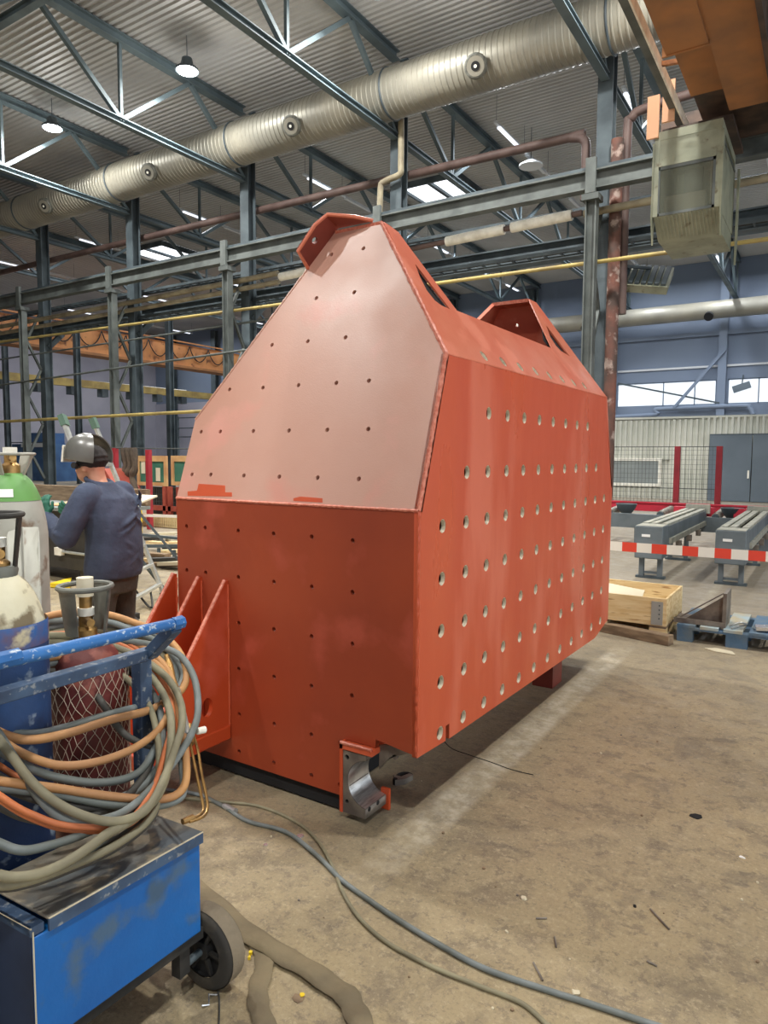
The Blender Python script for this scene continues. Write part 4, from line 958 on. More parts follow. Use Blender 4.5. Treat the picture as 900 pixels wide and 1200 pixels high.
tag(obj('aluminium_plate', MB().bar((bx+.62, by+.1, .185), (bx+.98, by+.16, .20), .12, .03), M_['silver']), 'bright crumpled metal offcut on the blue pallet boards', 'offcut')
t = thing('steel_clip', 'small curled steel clip lying on the blue pallet by the left bracket', 'clip', (bx+.48, by+.1, .156))
obj('curled_wire', MB().tube(smooth_path([(bx+.42, by+.08, .17), (bx+.5, by+.05, .22), (bx+.55, by+.1, .20), (bx+.48, by+.12, .17), (bx+.44, by+.03, .165)], 5), .009, 6), M_['zinc'], t)
tag(obj('paper_scrap', MB().prism([at(825,760,Z=.002), at(838,764,Z=.002), at(850,766,Z=.002), at(862,768,Z=.002), at(858,764,Z=.002), at(840,760,Z=.002)], (0,0,.006)), M_['debris']), 'pale flat scrap on the floor before the blue pallet', 'scrap')

# =================================================================== LEFT BACKGROUND
# far blue machine and cabinets
t = thing('far_machine', 'far blue machine between the posts above the gas cylinder', 'machine', (-33, 26, 0))
a = at(15, 545, Y=25); b = at(62, 512, Y=25)
obj('body', MB().box(a.x, b.x, 25, 27, 0, 2.3), M_['blue_far'], t); obj('hood', MB().box(a.x+1, a.x+3.2, 25.2, 26.6, 2.3, 3.0), M_['blue_far'], t)
obj('white_panel', MB().box(a.x+1.2, b.x-.2, 24.9, 25, 2.1, 2.35), M_['white_metal'], t)
obj('guard_rail', MB().bar((a.x, 24.95, 2.4), (b.x, 24.95, 2.4), .06), M_['steel'], t)
t = thing('far_gantry', 'dark platform frame with handrails far behind the ladder', 'platform', (-30, 33, 0))
for k in range(5): obj('post', MB().bar((-38+k*3, 33, 0), (-38+k*3, 33, 4.3), .12, .12, V(0,1,0)), M_['steel'], t)
for z in (2.9, 3.5, 4.2): obj('rail', MB().bar((-38, 33, z), (-26, 33, z), .07), M_['steel'], t)
# framed green screens behind the red fence posts
t = thing('welding_booth', 'tan framed welding booth with two green panes left of the red housing', 'booth', (-12, 11, 0))
BY = 11.5
def bx_(u0, v0, u1, v1, y): 
    a = at(u0, v0, Y=y); b = at(u1, v1, Y=y); return a.x, b.x, b.z, a.z
for (u0, u1) in ((160, 195), (200, 236)):
    x0_, x1_, z0_b, z1_b = bx_(u0, 534, u1, 570, BY)
    fm = MB(); w2 = .09
    fm.box(x0_, x1_, BY, BY+.06, z1_b-.14, z1_b); fm.box(x0_, x1_, BY, BY+.06, z0_b, z0_b+w2); fm.box(x0_, x0_+w2, BY, BY+.06, z0_b+w2, z1_b-.14); fm.box(x1_-w2, x1_, BY, BY+.06, z0_b+w2, z1_b-.14)
    f = obj('window_frame', fm, M_['frame_tan'], t)
    obj('green_pane', MB().box(x0_+w2, x1_-w2, BY+.03, BY+.045, z0_b+w2, z1_b-.14), M_['green_pane'], f)
    if u0 == 160:
        obj('paper_notice', MB().box(x0_+.15, x0_+.30, BY+.015, BY+.02, z0_b+.30, z0_b+.62), M_['paper'], f)
        obj('paper_notice', MB().box(x0_+.70, x0_+.86, BY+.015, BY+.02, z0_b+.12, z0_b+.45), M_['paper'], f)
x0_, x1_, z0_b, z1_b = bx_(160, 571, 240, 596, BY)
obj('lower_frame', MB().box(x0_, x1_, BY, BY+.08, z0_b-.12, z0_b), M_['red_machine'], t)
for u in (160, 174, 192, 198, 208, 226):
    x = at(u, 580, Y=BY).x; obj('frame_post', MB().box(x-.05, x+.05, BY, BY+.08, 0, z1_b+.05), M_['red_machine'], t)
obj('dark_interior', MB().box(x0_, x1_, BY+.5, BY+.56, 0, z1_b), M_['bench_dark'], t)
mb = MB(); x = x0_
while x < x1_: mb.box(x, x+.012, BY+.09, BY+.10, z0_b, z1_b); x += .09
z = z0_b
while z < z1_b: mb.box(x0_, x1_, BY+.09, BY+.10, z, z+.01); z += .09
o = obj('wire_grid', mb, M_['mesh_wire'], t); o['kind'] = 'stuff'
x0_, x1_, z0_b, z1_b = bx_(156, 601, 240, 630, 10.6)
t = thing('mesh_screen', 'cream wire mesh panel low behind the ladder', 'panel', ((x0_+x1_)/2, 10.6, 0))
mb = MB(); x = x0_
while x < x1_: mb.box(x, x+.03, 10.58, 10.59, max(z0_b, .02), z1_b); x += .075
z = max(z0_b, .02)
while z < z1_b: mb.box(x0_, x1_, 10.59, 10.6, z, z+.025); z += .075
o = obj('mesh', mb, M_['cream_mesh'], t); o['kind'] = 'stuff'
obj('backing', MB().box(x0_, x1_, 10.66, 10.70, 0, z1_b), M_['cream_mesh'], t)
t = thing('safety_fence', 'red fence posts with a top cable behind the ladder', 'fence', (-13, 10.2, 0))
for u, vt in ((135, 525), (174, 527), (238, 527)):
    a = at(u, vt, Y=10.2); obj('fence_post', MB().box(a.x-.05, a.x+.05, 10.15, 10.25, 0, a.z), M_['red_fence'], t)
a = at(120, 525, Y=10.2); b = at(240, 526, Y=10.2); obj('top_cable', MB().tube([a, b], .012, 6), M_['mesh_wire'], t)
a = at(168, 604, Y=10.1); b = at(240, 606, Y=10.1); obj('tape', MB().bar(a, b, .01, .06), M_['tape_white'], t)
for i, u in enumerate((145.5, 150.5, 156)):
    a = at(u, 525, Y=10.0); b = at(u+1, 592, Y=10.0)
    P = smooth_path([a, a+V(.05,0,-.4), (a+b)/2+V(-.05, 0, 0), b+V(.03,0,.3), b], 4)
    tag(obj('hanging_strap', MB().tube(P, [.075+.015*math.sin(k*1.3) for k in range(len(P))], 8), M_['hessian']), ('left', 'middle', 'right')[i]+' one of three dark straps hung on the fence cable', 'strap', 'dark straps hanging on the fence')
t = thing('yellow_bollard', 'yellow folded steel guard standing behind the ladder', 'guard', (at(158,600,Y=9).x, 9, 0))
a = at(153.5, 573, Y=9); b = at(161, 573, Y=9)
obj('post', MB().box(a.x, a.x+.10, 9, 9.1, 0, a.z), M_['yellow'], t); obj('post', MB().box(b.x-.08, b.x, 9, 9.1, 0, a.z), M_['yellow'], t); obj('cross_piece', MB().box(a.x+.10, b.x-.08, 9, 9.1, a.z-.12, a.z), M_['yellow'], t)
t = thing('red_box', 'dull red sloping machine part behind the ladder rungs', 'machine part', (at(122,570,Y=9.5).x, 9.5, 0))
P = [at(u, v, Y=9.5) for u, v in ((112,549),(122,549),(136,572),(136,620),(112,620))]
obj('body', MB().prism(P, (0, .6, 0)), M_['red_machine'], t); obj('support', MB().box(P[4].x, P[3].x, 9.6, 10.0, 0, P[3].z), M_['bench_dark'], t)
# workbench behind the welder
wy = 5.25
a = at(40, 594, Y=wy); b = at(106, 594, Y=wy)
t = thing('workbench', 'long grey workbench with dark cabinets in front of the welder', 'workbench', ((a.x+b.x)/2, wy, 0))
zt = at(72, 595, Y=wy).z
obj('bench_top', MB().box(a.x-1.5, b.x, wy, wy+.9, zt-.05, zt), M_['bench_top'], t, bevel=.006)
obj('cabinet', MB().box(a.x-1.2, b.x-.15, wy+.06, wy+.85, .18, zt-.06), M_['bench_dark'], t)
for x in (a.x-1.1, a.x-.1, b.x-.4): obj('leg', MB().box(x, x+.09, wy+.1, wy+.2, 0, .18), M_['bench_dark'], t)
obj('back_rail', MB().box(a.x-1.5, b.x, wy+.82, wy+.9, zt, zt+.22), M_['wood_old'], t)
p = at(74, 647, Y=wy); obj('clamp_bar', MB().cyl((p.x-.1, wy+.02, p.z), (p.x+.6, wy+.02, p.z), .018, 8), M_['alu'], t); obj('clamp_head', MB().box(p.x-.18, p.x-.05, wy-.01, wy+.05, p.z-.05, p.z+.05), M_['lag'], t)
P = [at(u, v, Y=wy+.35) for u, v in ((48,586),(50,584),(66,575),(84,575),(88,584),(70,588))]
zt2 = zt+.002
tag(obj('orange_sheet', MB().prism([V(a.x+.15, wy+.1, zt2), V(a.x+.95, wy+.25, zt2), V(a.x+1.05, wy+.75, zt2+.12), V(a.x+.45, wy+.75, zt2+.10)], (0,0,.015)), M_['ply']), 'tilted orange sheet lying on the workbench', 'sheet')
tag(obj('cream_sheet', MB().prism([V(a.x+1.0, wy+.2, zt2), V(a.x+1.6, wy+.2, zt2), V(a.x+1.6, wy+.7, zt2+.14), V(a.x+1.08, wy+.7, zt2+.14)], (0,0,.02)), M_['paper']), 'cream sheet on the workbench behind the welder\'s face', 'sheet')
p = at(72, 686, Z=.0); 
tag(obj('yellow_wedge', MB().prism([at(58,688,Z=.01), at(82,690,Z=.01), at(84,681,Z=.01)], (0,0,.05)), M_['yellow']), 'yellow wedge on the floor under the workbench', 'wedge')
# scrap wood pile and crumpled stuff left of the housing
t = thing('offcut_rack', 'low dark rack of bars left of the red housing', 'rack', (-8.4, 7.6, 0))
a = at(165, 640, Y=7.4); b = at(215, 626, Y=7.4)
obj('top_bar', MB().bar(a, V(b.x, 7.4, a.z+.08), .05), M_['steel'], t)
for u in (168, 186, 204): p = at(u, 640, Y=7.4); obj('leg', MB().bar((p.x, 7.4, 0), (p.x, 7.4, a.z), .04, .04, V(0,1,0)), M_['steel'], t)
obj('low_bar', MB().bar((a.x, 7.4, .35), (b.x, 7.4, .35), .04), M_['steel'], t)
rnd = random.Random(3)
for i in range(16):
    u = rnd.uniform(162, 206); v = rnd.uniform(632, 668); p = at(u, v, Z=.0); an = rnd.uniform(-.6, .6); L = rnd.uniform(.3, .75)
    z = .03+.05*(i % 3)
    tag(obj('timber_offcut', MB().bar(V(p.x-L/2*math.cos(an), p.y-L/2*math.sin(an), z), V(p.x+L/2*math.cos(an), p.y+L/2*math.sin(an), z+.03), .12, .05), M_[('wood_old', 'debris', 'bench_dark', 'wood')[i % 4]]),
        ('brown timber offcut', 'pale board offcut', 'dark metal bar offcut', 'yellowish pine offcut')[i % 4]+' in the heap left of the housing', 'offcut', 'offcuts heaped left of the housing, %s' % ('brown', 'pale', 'dark', 'pine')[i % 4])

# =================================================================== THE WELDER
MX, MY = -4.0, 2.90
man = thing('person', 'person in grey welding helmet, navy jacket and green gloves, seen from behind', 'person', (MX, MY, 0), PI+math.radians(14))
def P3(*a): return V(*a)
def limb(mb, pts, rad, seg=14):
    mb.tube(smooth_path(pts, 5), [r for r in _interp(rad, (len(pts)-1)*5+1)], seg)
    for p, r in ((pts[0], rad[0]), (pts[-1], rad[-1])): ell(mb, p, r*.98, r*.98, r*.98)
def _interp(rad, n):
    m = len(rad)-1; out = []
    for i in range(n):
        t = i/(n-1)*m; k = min(int(t), m-1); f = t-k; f = f*f*(3-2*f); out.append(rad[k]*(1-f)+rad[k+1]*f)
    return out
def loft(mb, rings, seg=22):    # rings: (x, y, z, rx, ry)
    vs = []; fs = []; R2 = []
    for i in range(len(rings)-1):
        for k in range(4):
            t = k/4; a, b = rings[i], rings[i+1]; R2.append([a[j]*(1-t)+b[j]*t for j in range(5)])
    R2.append(list(rings[-1])); n = len(R2)
    for x, y, z, rx, ry in R2:
        for k in range(seg):
            a = 2*PI*k/seg; c_, s_ = math.cos(a), math.sin(a)
            vs.append(V(x+rx*math.copysign(abs(c_)**.85, c_), y+ry*math.copysign(abs(s_)**.85, s_), z))
    for i in range(n-1):
        for k in range(seg): fs.append((i*seg+k, i*seg+(k+1)%seg, (i+1)*seg+(k+1)%seg, (i+1)*seg+k))
    fs += [tuple(range(seg))[::-1], tuple((n-1)*seg+k for k in range(seg))]
    return mb.add(vs, fs, True)
# local frame: +x forward, +y his left, z up
HC = V(.155, 0, 1.585)                                     # head centre
tilt = Matrix.Rotation(math.radians(22), 4, 'Y')
sh = {1: V(.05, .185, 1.385), -1: V(.06, -.185, 1.385)}
elb = {1: V(.13, .28, 1.13), -1: V(.20, -.27, 1.15)}
wri = {1: V(.33, .22, 1.245), -1: V(.40, -.14, 1.22)}
body = MB()
loft(body, [(0, 0, .86, .12, .16), (.0, 0, .95, .125, .165), (.01, 0, 1.1, .115, .15), (.03, 0, 1.25, .12, .17), (.06, 0, 1.38, .105, .17), (.09, 0, 1.44, .06, .09)])
limb(body, [V(.07, 0, 1.40), V(.10, 0, 1.47), V(.12, 0, 1.54)], [.066, .058, .056])
ell(body, HC+V(0, 0, .015), .098, .076, .115, tilt); ell(body, HC+V(.045, 0, -.06), .060, .052, .062, tilt)
ell(body, HC+V(.10, 0, -.035), .020, .013, .022)                                       # nose
ell(body, HC+V(.085, 0, -.085), .018, .024, .012)                                      # mouth and lips
ell(body, HC+V(.07, .045, -.04), .02, .018, .02); ell(body, HC+V(.07, -.045, -.04), .02, .018, .02)
for s_ in (1, -1): ell(body, HC+V(-.005, .077*s_, -.025), .020, .010, .030, tilt)        # ears
for s_ in (1, -1):
    limb(body, [sh[s_], elb[s_]], [.05, .042]); limb(body, [elb[s_], wri[s_]], [.042, .028])
    hp = V(.0, .095*s_, .88); kn = V(.03, .11*s_, .48); an = V(-.03, .12*s_, .09)
    limb(body, [hp, kn], [.085, .056]); limb(body, [kn, an], [.056, .038]); limb(body, [an, an+V(.12, 0, -.05)], [.036, .03])
put('body', voxel(body, .011, 4), M_['skin'], man, world=False)
# jacket with folds, sleeves, collar
jk = MB()
loft(jk, [(-.005, 0, .845, .150, .195), (-.01, 0, .90, .158, .205), (-.02, 0, 1.0, .155, .20), (-.02, 0, 1.12, .150, .195), (.0, 0, 1.25, .148, .205), (.035, 0, 1.37, .130, .205), (.06, 0, 1.42, .10, .16), (.085, 0, 1.47, .072, .082)])
for s_ in (1, -1):
    limb(jk, [sh[s_]+V(-.01, -.02*s_, 0), sh[s_]*.5+elb[s_]*.5+V(-.02, .02*s_, 0), elb[s_]+V(-.01, 0, -.01)], [.092, .082, .072])
    limb(jk, [elb[s_]+V(-.005, 0, -.01), elb[s_]*.45+wri[s_]*.55+V(0, 0, -.01), wri[s_]-(wri[s_]-elb[s_])*.06], [.070, .060, .048])
rn = random.Random(5)
for i in range(16):                                       # cloth folds: low rolls around waist, back and elbow
    z = .92+.03*i; a = rn.uniform(-2.6, .4); r0 = .152; P = []
    for k in range(7):
        aa = a+(k-3)*.16; P.append(V(-.015+(r0+.0)*math.cos(PI+aa), .198*math.sin(PI+aa)*-1, z+(k-3)*.018*(1 if i % 2 else -1)))
    jk.tube(P, [.003, .009, .013, .015, .013, .009, .003], 8)
for s_ in (1, -1):
    for k in range(3):
        c = elb[s_]+(sh[s_]-elb[s_])*(.08+.13*k); jk.tube([c+V(.06*math.cos(a), .06*math.sin(a)+.012*s_, .012*math.sin(a*2)) for a in [q*PI/6 for q in range(12)]], .016, 8, closed=True)
jk.tube([V(.09+.078*math.cos(a), .086*math.sin(a), 1.475+.022*math.cos(a)) for a in [q*PI/12 for q in range(24)]], .017, 8, closed=True)
put('jacket', voxel(jk, .0095, 5), M_['jacket'], man, world=False)
tr = MB()
loft(tr, [(0, 0, .74, .125, .17), (0, 0, .82, .135, .182), (-.01, 0, .90, .135, .18)])
for s_ in (1, -1):
    limb(tr, [V(.0, .085*s_, .82), V(.02, .105*s_, .62), V(.03, .112*s_, .48)], [.105, .092, .08])
    limb(tr, [V(.03, .112*s_, .48), V(-.01, .118*s_, .28), V(-.03, .12*s_, .10)], [.08, .076, .068])
    for k in range(5): c = V(-.01, .118*s_, .15+.09*k); tr.tube([c+V(.075*math.cos(a), .075*math.sin(a), .014*math.sin(a*2+k)) for a in [q*PI/7 for q in range(14)]], .011, 8, closed=True)
put('trousers', voxel(tr, .011, 4), M_['trousers'], man, world=False)
for s_ in (1, -1):
    b_ = MB(); a = V(-.03, .12*s_, .09)
    limb(b_, [a+V(0, 0, .06), a], [.058, .056]); limb(b_, [a+V(-.02, 0, -.035), a+V(.08, 0, -.04), a+V(.17, 0, -.05)], [.05, .048, .038]); b_.box(a.x-.07, a.x+.20, a.y-.045, a.y+.045, 0, .03)
    put('boot', voxel(b_, .01, 3), M_['boot'], man, world=False)
# dark cap under the helmet and the raised helmet shell
cp = MB(); ell(cp, HC+V(-.012, 0, .035), .108, .088, .095, tilt); cp.tube([HC+V(-.01+.104*math.cos(a), .084*math.sin(a), -.0+.03*math.cos(a)*-1) for a in [q*PI/14 for q in range(28)]], .010, 8, closed=True)
cp.tube([HC+V(-.01+.104*math.cos(a), .086*math.sin(a), .03-.03*math.cos(a)) for a in [q*PI/14 for q in range(28)]], .008, 8, closed=True)
cpm = voxel(cp, .007, 2)
put('cap', cpm, M_['cap'], man, world=False)
hl = MB(); vs = []; fs = []; NA, NB = 18, 12                # open shell, tipped up over the brow
tm = Matrix.Translation(HC+V(.015, 0, .055)) @ Matrix.Rotation(math.radians(-8), 4, 'Y')
def shell(rs):
    out = []
    for i in range(NB+1):
        th = PI*.56*i/NB
        for k in range(NA+1):
            ph = -PI*.5*1.5+PI*1.5*k/NA
            r = rs*(1+.10*math.cos(ph)**2*math.sin(th))
            out.append(tm @ V(r*math.sin(th)*math.cos(ph)*1.12, r*math.sin(th)*math.sin(ph)*.86, r*math.cos(th)*1.05))
    return out
o1_, o2_ = shell(.145), shell(.138); n1 = len(o1_)
q_ = lambda i, k, b=0: b+i*(NA+1)+k
for i in range(NB):
    for k in range(NA):
        fs.append((q_(i,k), q_(i,k+1), q_(i+1,k+1), q_(i+1,k))); fs.append((q_(i,k,n1), q_(i+1,k,n1), q_(i+1,k+1,n1), q_(i,k+1,n1)))
for i in range(NB): fs.append((q_(i,0), q_(i+1,0), q_(i+1,0,n1), q_(i,0,n1))); fs.append((q_(i,NA), q_(i,NA,n1), q_(i+1,NA,n1), q_(i+1,NA)))
for k in range(NA): fs.append((q_(NB,k), q_(NB,k+1), q_(NB,k+1,n1), q_(NB,k,n1)))
hl.add(o1_+o2_, fs, True)
hel = put('helmet', hl.mesh('helmet'), M_['helmet'], man, world=False)
vb = MB(); vb.box(.150, .172, -.055, .055, -.045, .035, tm @ Matrix.Rotation(0, 4, 'Y')); vb.box(.148, .162, -.07, .07, -.06, .05, tm)
put('visor_window', vb.mesh('visor_window'), M_['lag'], hel, world=False)
kn_ = MB()
for s_ in (1, -1): kn_.cyl(HC+V(.03, .098*s_, .02), HC+V(.03, .122*s_, .02), .020, 12)
put('headband_knob', MB().cyl(HC+V(.035, .096, -.005), HC+V(.035, .122, -.005), .020, 12).mesh('headband_knob'), M_['cap'], hel, world=False)
put('headband_knob', MB().cyl(HC+V(.035, -.096, -.005), HC+V(.035, -.122, -.005), .020, 12).mesh('headband_knob'), M_['cap'], hel, world=False)
# gloved hands: cuff, palm, four bent fingers and a thumb
for s_ in (1, -1):
    g = MB(); w_ = wri[s_]; d = (wri[s_]-elb[s_]).normalized(); up_ = V(-.25, 0, .97)
    h = (d*.55+up_*.75).normalized() if s_ == 1 else (d*.9+V(0,0,.2)).normalized()
    sd = h.cross(V(0, s_, 0)).normalized(); pl_ = sd.cross(h).normalized()
    limb(g, [w_-d*.09, w_-d*.03, w_+h*.01], [.050, .044, .036])
    for o_ in (-.022, 0, .022): limb(g, [w_+sd*o_*.6+h*.01, w_+sd*o_+h*.085], [.022, .020])
    for f_, (o_, L) in enumerate(((-.034, .070), (-.012, .080), (.011, .076), (.032, .060))):
        b0 = w_+sd*o_+h*.085; b1 = b0+h*L*.45-pl_*s_*.006; b2 = b1+(h*.75-pl_*s_*.55).normalized()*L*.32; b3 = b2+(h*.45-pl_*s_*.85).normalized()*L*.25
        g.tube([b0, b1, b2, b3], [.0125, .0115, .0105, .008], 10); ell(g, b3, .0085, .0085, .0085)
    t0 = w_+sd*.030+h*.03; t1 = t0+(sd*.8+h*.5).normalized()*.035; t2 = t1+(sd*.25+h*.9).normalized()*.034
    g.tube([t0, t1, t2], [.016, .0135, .010], 10); ell(g, t2, .010, .010, .010)
    put('glove', voxel(g, .0048, 1), M_['glove'], man, world=False)

# ladder (step ladder opened)
LD = 7.15
def L_(u, v, D): return at(u, v, D=D)
f1 = at(157, 723, Z=.02); f2 = at(193, 699, Z=.02)
t1 = at(76, 497, D=7.25); t2 = at(112, 500, D=7.75)
t = thing('step_ladder', 'tall aluminium step ladder leaning open behind the welder', 'ladder', ((f1.x+f2.x)/2, (f1.y+f2.y)/2, 0))
acr = (f2-f1).normalized()
for a, b in ((f1, t1), (f2, t2)):
    obj('stile', MB().bar(a, b, .03, .075, acr), M_['alu'], t)
    obj('rubber_foot', MB().bar(b-(b-a).normalized()*.02, b+(b-a).normalized()*.10, .06, .09, acr), M_['foot_green'], t)
    obj('floor_foot', MB().box(a.x-.04, a.x+.04, a.y-.04, a.y+.04, 0, .06), M_['black'], t)
for k in range(8):
    s_ = .075+.118*k; a = f1+(t1-f1)*s_; b = f2+(t2-f2)*s_
    obj('rung', MB().bar(a, b, .05, .03), M_['alu'], t)
back = V(-acr.y, acr.x, 0)
if back.dot(V(-.54,.84,0)) < 0: back = -back
rf1 = at(136, 690, Z=.02); r2 = at(152, 728, Z=.02)
g1 = f1+(t1-f1)*.55; g2 = f2+(t2-f2)*.55
e1 = f1+(f1-t1).normalized()*0+V(1.15*(f1.x-t1.x)*.0,0,0)
for a, b in (((f1+(t1-f1)*.62), at(168, 690, Z=.02)+back*.25), ((f2+(t2-f2)*.62), at(182, 694, Z=.02)+back*.6)):
    obj('rear_leg', MB().bar(a, V(b.x, b.y, .02), .03, .03), M_['steel'], t)
obj('spreader_cable', MB().tube(smooth_path([f1+(t1-f1)*.3, at(165, 700, D=7.6), at(178, 712, D=7.4), at(176, 690, D=7.8)], 5), .012, 6), M_['black'], t)

# =================================================================== THE TROLLEY, CYLINDERS AND HOSES
BF = at(234, 974, Z=.54); BN = at(38, 1083, Z=.572)
ax = (BF-BN); ax.z = 0; Lb = ax.length; ax.normalize(); rz = math.atan2(ax.y, ax.x)
# local frame: +x along the box towards the wheel end, +y to the left (away from the open floor)
tro = thing('gas_trolley', 'blue gas cylinder trolley with tool box, tube handle and rubber wheel', 'trolley', (BN.x, BN.y, 0), rz)
TW = WM[tro]; iT = TW.inverted()
bk_ = iT @ at(194, 944, Z=.54); BW = .235
TILT = .032/Lb                                    # the box sits tilted, its near end a little higher
SHEAR = Matrix(((1,0,0,0),(0,1,0,0),(-TILT,0,1,TILT*Lb),(0,0,0,1)))
zt, zb = .54, at(234, 1098, D=(BF-V(0,0,CAM_H)).dot(_F)).z
TILTED = {'tool_box', 'tool_box_end', 'lid', 'lid_lip', 'lid_edge', 'top_frame', 'top_frame_edge', 'corner_edge', 'base_rail'}
def lobj(name, mb, m, parent=tro, bevel=0.0):
    if name in TILTED: mb.v = [SHEAR @ q for q in mb.v]
    o = put(name, mb.mesh(name), M_[m], parent, world=False, bevel=bevel); return o
Lx = Lb
bxo = lobj('tool_box', MB().box(0, Lx, .0, BW, zb, zt-.035), 'blue_box', bevel=.004)
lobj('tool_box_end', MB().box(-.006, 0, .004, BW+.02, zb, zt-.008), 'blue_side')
lid = lobj('lid', MB().box(.035, Lx+.004, -.008, BW+.02, zt-.008, zt), 'lid', bevel=.003)
lobj('lid_lip', MB().box(.035, Lx+.004, -.010, -.004, zt-.034, zt-.004), 'blue_bar', parent=lid)
lobj('lid_edge', MB().tube([(.035, -.009, zt-.002), (Lx+.004, -.009, zt-.002)], .0022, 6), 'debris', parent=lid)
lobj('top_frame', MB().box(-.006, .028, 0, BW+.02, zt-.03, zt-.008), 'blue_bar')
lobj('top_frame_edge', MB().tube([(-.005, -.002, zt-.010), (-.005, BW, zt-.010)], .002, 6), 'debris')
lobj('corner_edge', MB().tube([(0, -.001, zb+.002), (0, -.001, zt-.02)], .002, 6), 'debris')
lobj('base_rail', MB().box(-.2, Lx+.02, .012, .05, zb-.035, zb-.002), 'black')
lobj('base_rail', MB().box(-.2, Lx+.02, BW+.30, BW+.34, zb-.035, zb-.002), 'black')
lobj('platform', MB().box(-.3, Lx+.08, BW+.0, BW+.36, zb-.12, zb-.10), 'blue_bar')
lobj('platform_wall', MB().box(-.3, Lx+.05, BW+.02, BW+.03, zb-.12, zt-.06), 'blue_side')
# wheels: axle along the trolley
wc = iT @ at(243, 1152, Z=0); wr = .122
for i, yy in enumerate((wc.y, wc.y+.62)):
    wx = wc.x
    Mw = Matrix.Translation((wx, yy, wr)) @ Matrix.Rotation(PI/2, 4, 'Y')
    W = lobj('wheel', MB().lathe([(.078, -.030), (.110, -.030), (.121, -.022), (.125, -.008), (.125, .030), (.119, .040), (.110, .044), (.078, .044)], 36, Mw, cap=False), 'tyre')
    lobj('tread_band', MB().lathe([(.1255, -.018), (.1262, -.010), (.1262, .026), (.1255, .034)], 36, Mw, cap=False), 'tread', parent=W)
    lobj('rim', MB().lathe([(.082, -.022), (.080, -.012), (.030, -.004), (.028, -.026), (.012, -.030), (.0005, -.030)], 30, Mw, cap=False).lathe([(.082, .03), (.0005, .03)], 30, Mw, cap=False), 'rim', parent=W)
    for k in range(6):
        a = k*PI/3; lobj('rim_spoke', MB().bar((wx-.016, yy+.03*math.cos(a), wr+.03*math.sin(a)), (wx-.020, yy+.078*math.cos(a), wr+.078*math.sin(a)), .010, .012, V(1,0,0)), 'black', parent=W)
lobj('axle', MB().cyl((Lx-.05, wc.y, wr), (Lx+.07, wc.y, wr), .012, 10), 'steel'); lobj('axle', MB().cyl((Lx-.05, wc.y+.62, wr), (Lx+.07, wc.y+.62, wr), .012, 10), 'steel')
lobj('axle_bracket', MB().box(Lx-.06, Lx-.02, wc.y-.015, wc.y+.02, wr-.02, zb), 'black')
lobj('swarf', MB().tube([(Lx-.02, wc.y-.06, .012), (Lx+.0, wc.y-.07, .004), (Lx+.02, wc.y-.05, .015), (Lx+.04, wc.y-.065, .006)], .003, 5), 'silver')
# handle frame
def onY(u, v, ly, lxg=None):   # point where the pixel's ray meets the trolley plane y = ly
    n = (TW.to_3x3() @ V(0,1,0)); p0 = TW @ V(0, ly, 0); return iT @ atp(u, v, p0, n)
h1 = onY(212, 729, .10); h0 = onY(0, 774, .10); hz = (h1.z+h0.z)/2
hL = h0.x-.15
tubeo = lobj('handle_tube', MB().tube([(hL, .10, h0.z), (h1.x, .10, h1.z)], .0165, 14), 'blue_tube')
lobj('tube_end_cap', MB().tube([(h1.x-.035, .10, h1.z), (h1.x+.004, .10, h1.z)], .0205, 8), 'blue_tube', parent=tubeo)
lobj('tube_joint', MB().tube([(h0.x-.02, .10, h0.z), (h0.x+.045, .10, h0.z-.001)], .0205, 8), 'blue_tube', parent=tubeo)
b1 = onY(176, 765, .24); b0 = onY(0, 812, .24)
lobj('upper_rail', MB().bar((b0.x-.15, .24, b0.z-.005), (b1.x, .24, b1.z), .04, .035), 'blue_bar', bevel=.003)
lobj('handle_stay', MB().bar((h1.x-.02, .105, h1.z-.012), (b1.x-.005, .235, b1.z-.002), .038, .036), 'blue_bar', bevel=.003)
lobj('handle_stay', MB().bar((h0.x-.02, .105, h0.z-.012), (b0.x-.03, .235, b0.z-.002), .038, .036), 'blue_bar', bevel=.003)
lobj('frame_post', MB().bar((b1.x-.005, .275, b1.z-.015), (b1.x-.005, .275, zb-.02), .045, .045), 'blue_bar', bevel=.004)
lobj('frame_post', MB().bar((b0.x-.05, .25, b0.z-.015), (b0.x-.05, .25, zb-.02), .045, .045), 'blue_bar', bevel=.004)

# cylinders standing on the trolley platform
def world_at(u, lx=None, D=None): return at(u, 700, D=D)
zp = zb-.10
def cylinder(name, label, c, r, zsh, zneck, bodym, shm, collar, group=None):
    t = thing(name, label, 'gas cylinder', (c.x, c.y, zp), group=group)
    Mt = Matrix.Translation((c.x, c.y, 0))
    obj('tank', MB().lathe([(r*.9, zp), (r, zp+.03), (r, zsh)], 32, Mt), M_[bodym], t)
    pr = [(r, zsh)] + [(.036+(r-.036)*(math.cos(a)**.9*.75+.25*(1-a*2/PI)), zsh+(zneck-zsh)*(math.sin(a)*.7+.3*a*2/PI)) for a in [PI/2*k/8 for k in range(1, 9)]]
    obj('shoulder', MB().lathe(pr, 32, Mt, cap=False), M_[shm], t)
    obj('valve_neck', MB().lathe([(.034, zneck-.01), (.034, zneck+.03), (.022, zneck+.04), (.022, zneck+.075)], 16, Mt), M_['brass'], t)
    v = obj('valve', MB().cyl((c.x-.02, c.y, zneck+.06), (c.x+.055, c.y-.02, zneck+.06), .013, 10), M_['brass'], t)
    obj('valve_wheel', MB().cyl((c.x, c.y, zneck+.075), (c.x, c.y, zneck+.10), .026, 12), M_['lag'], v)
    return t
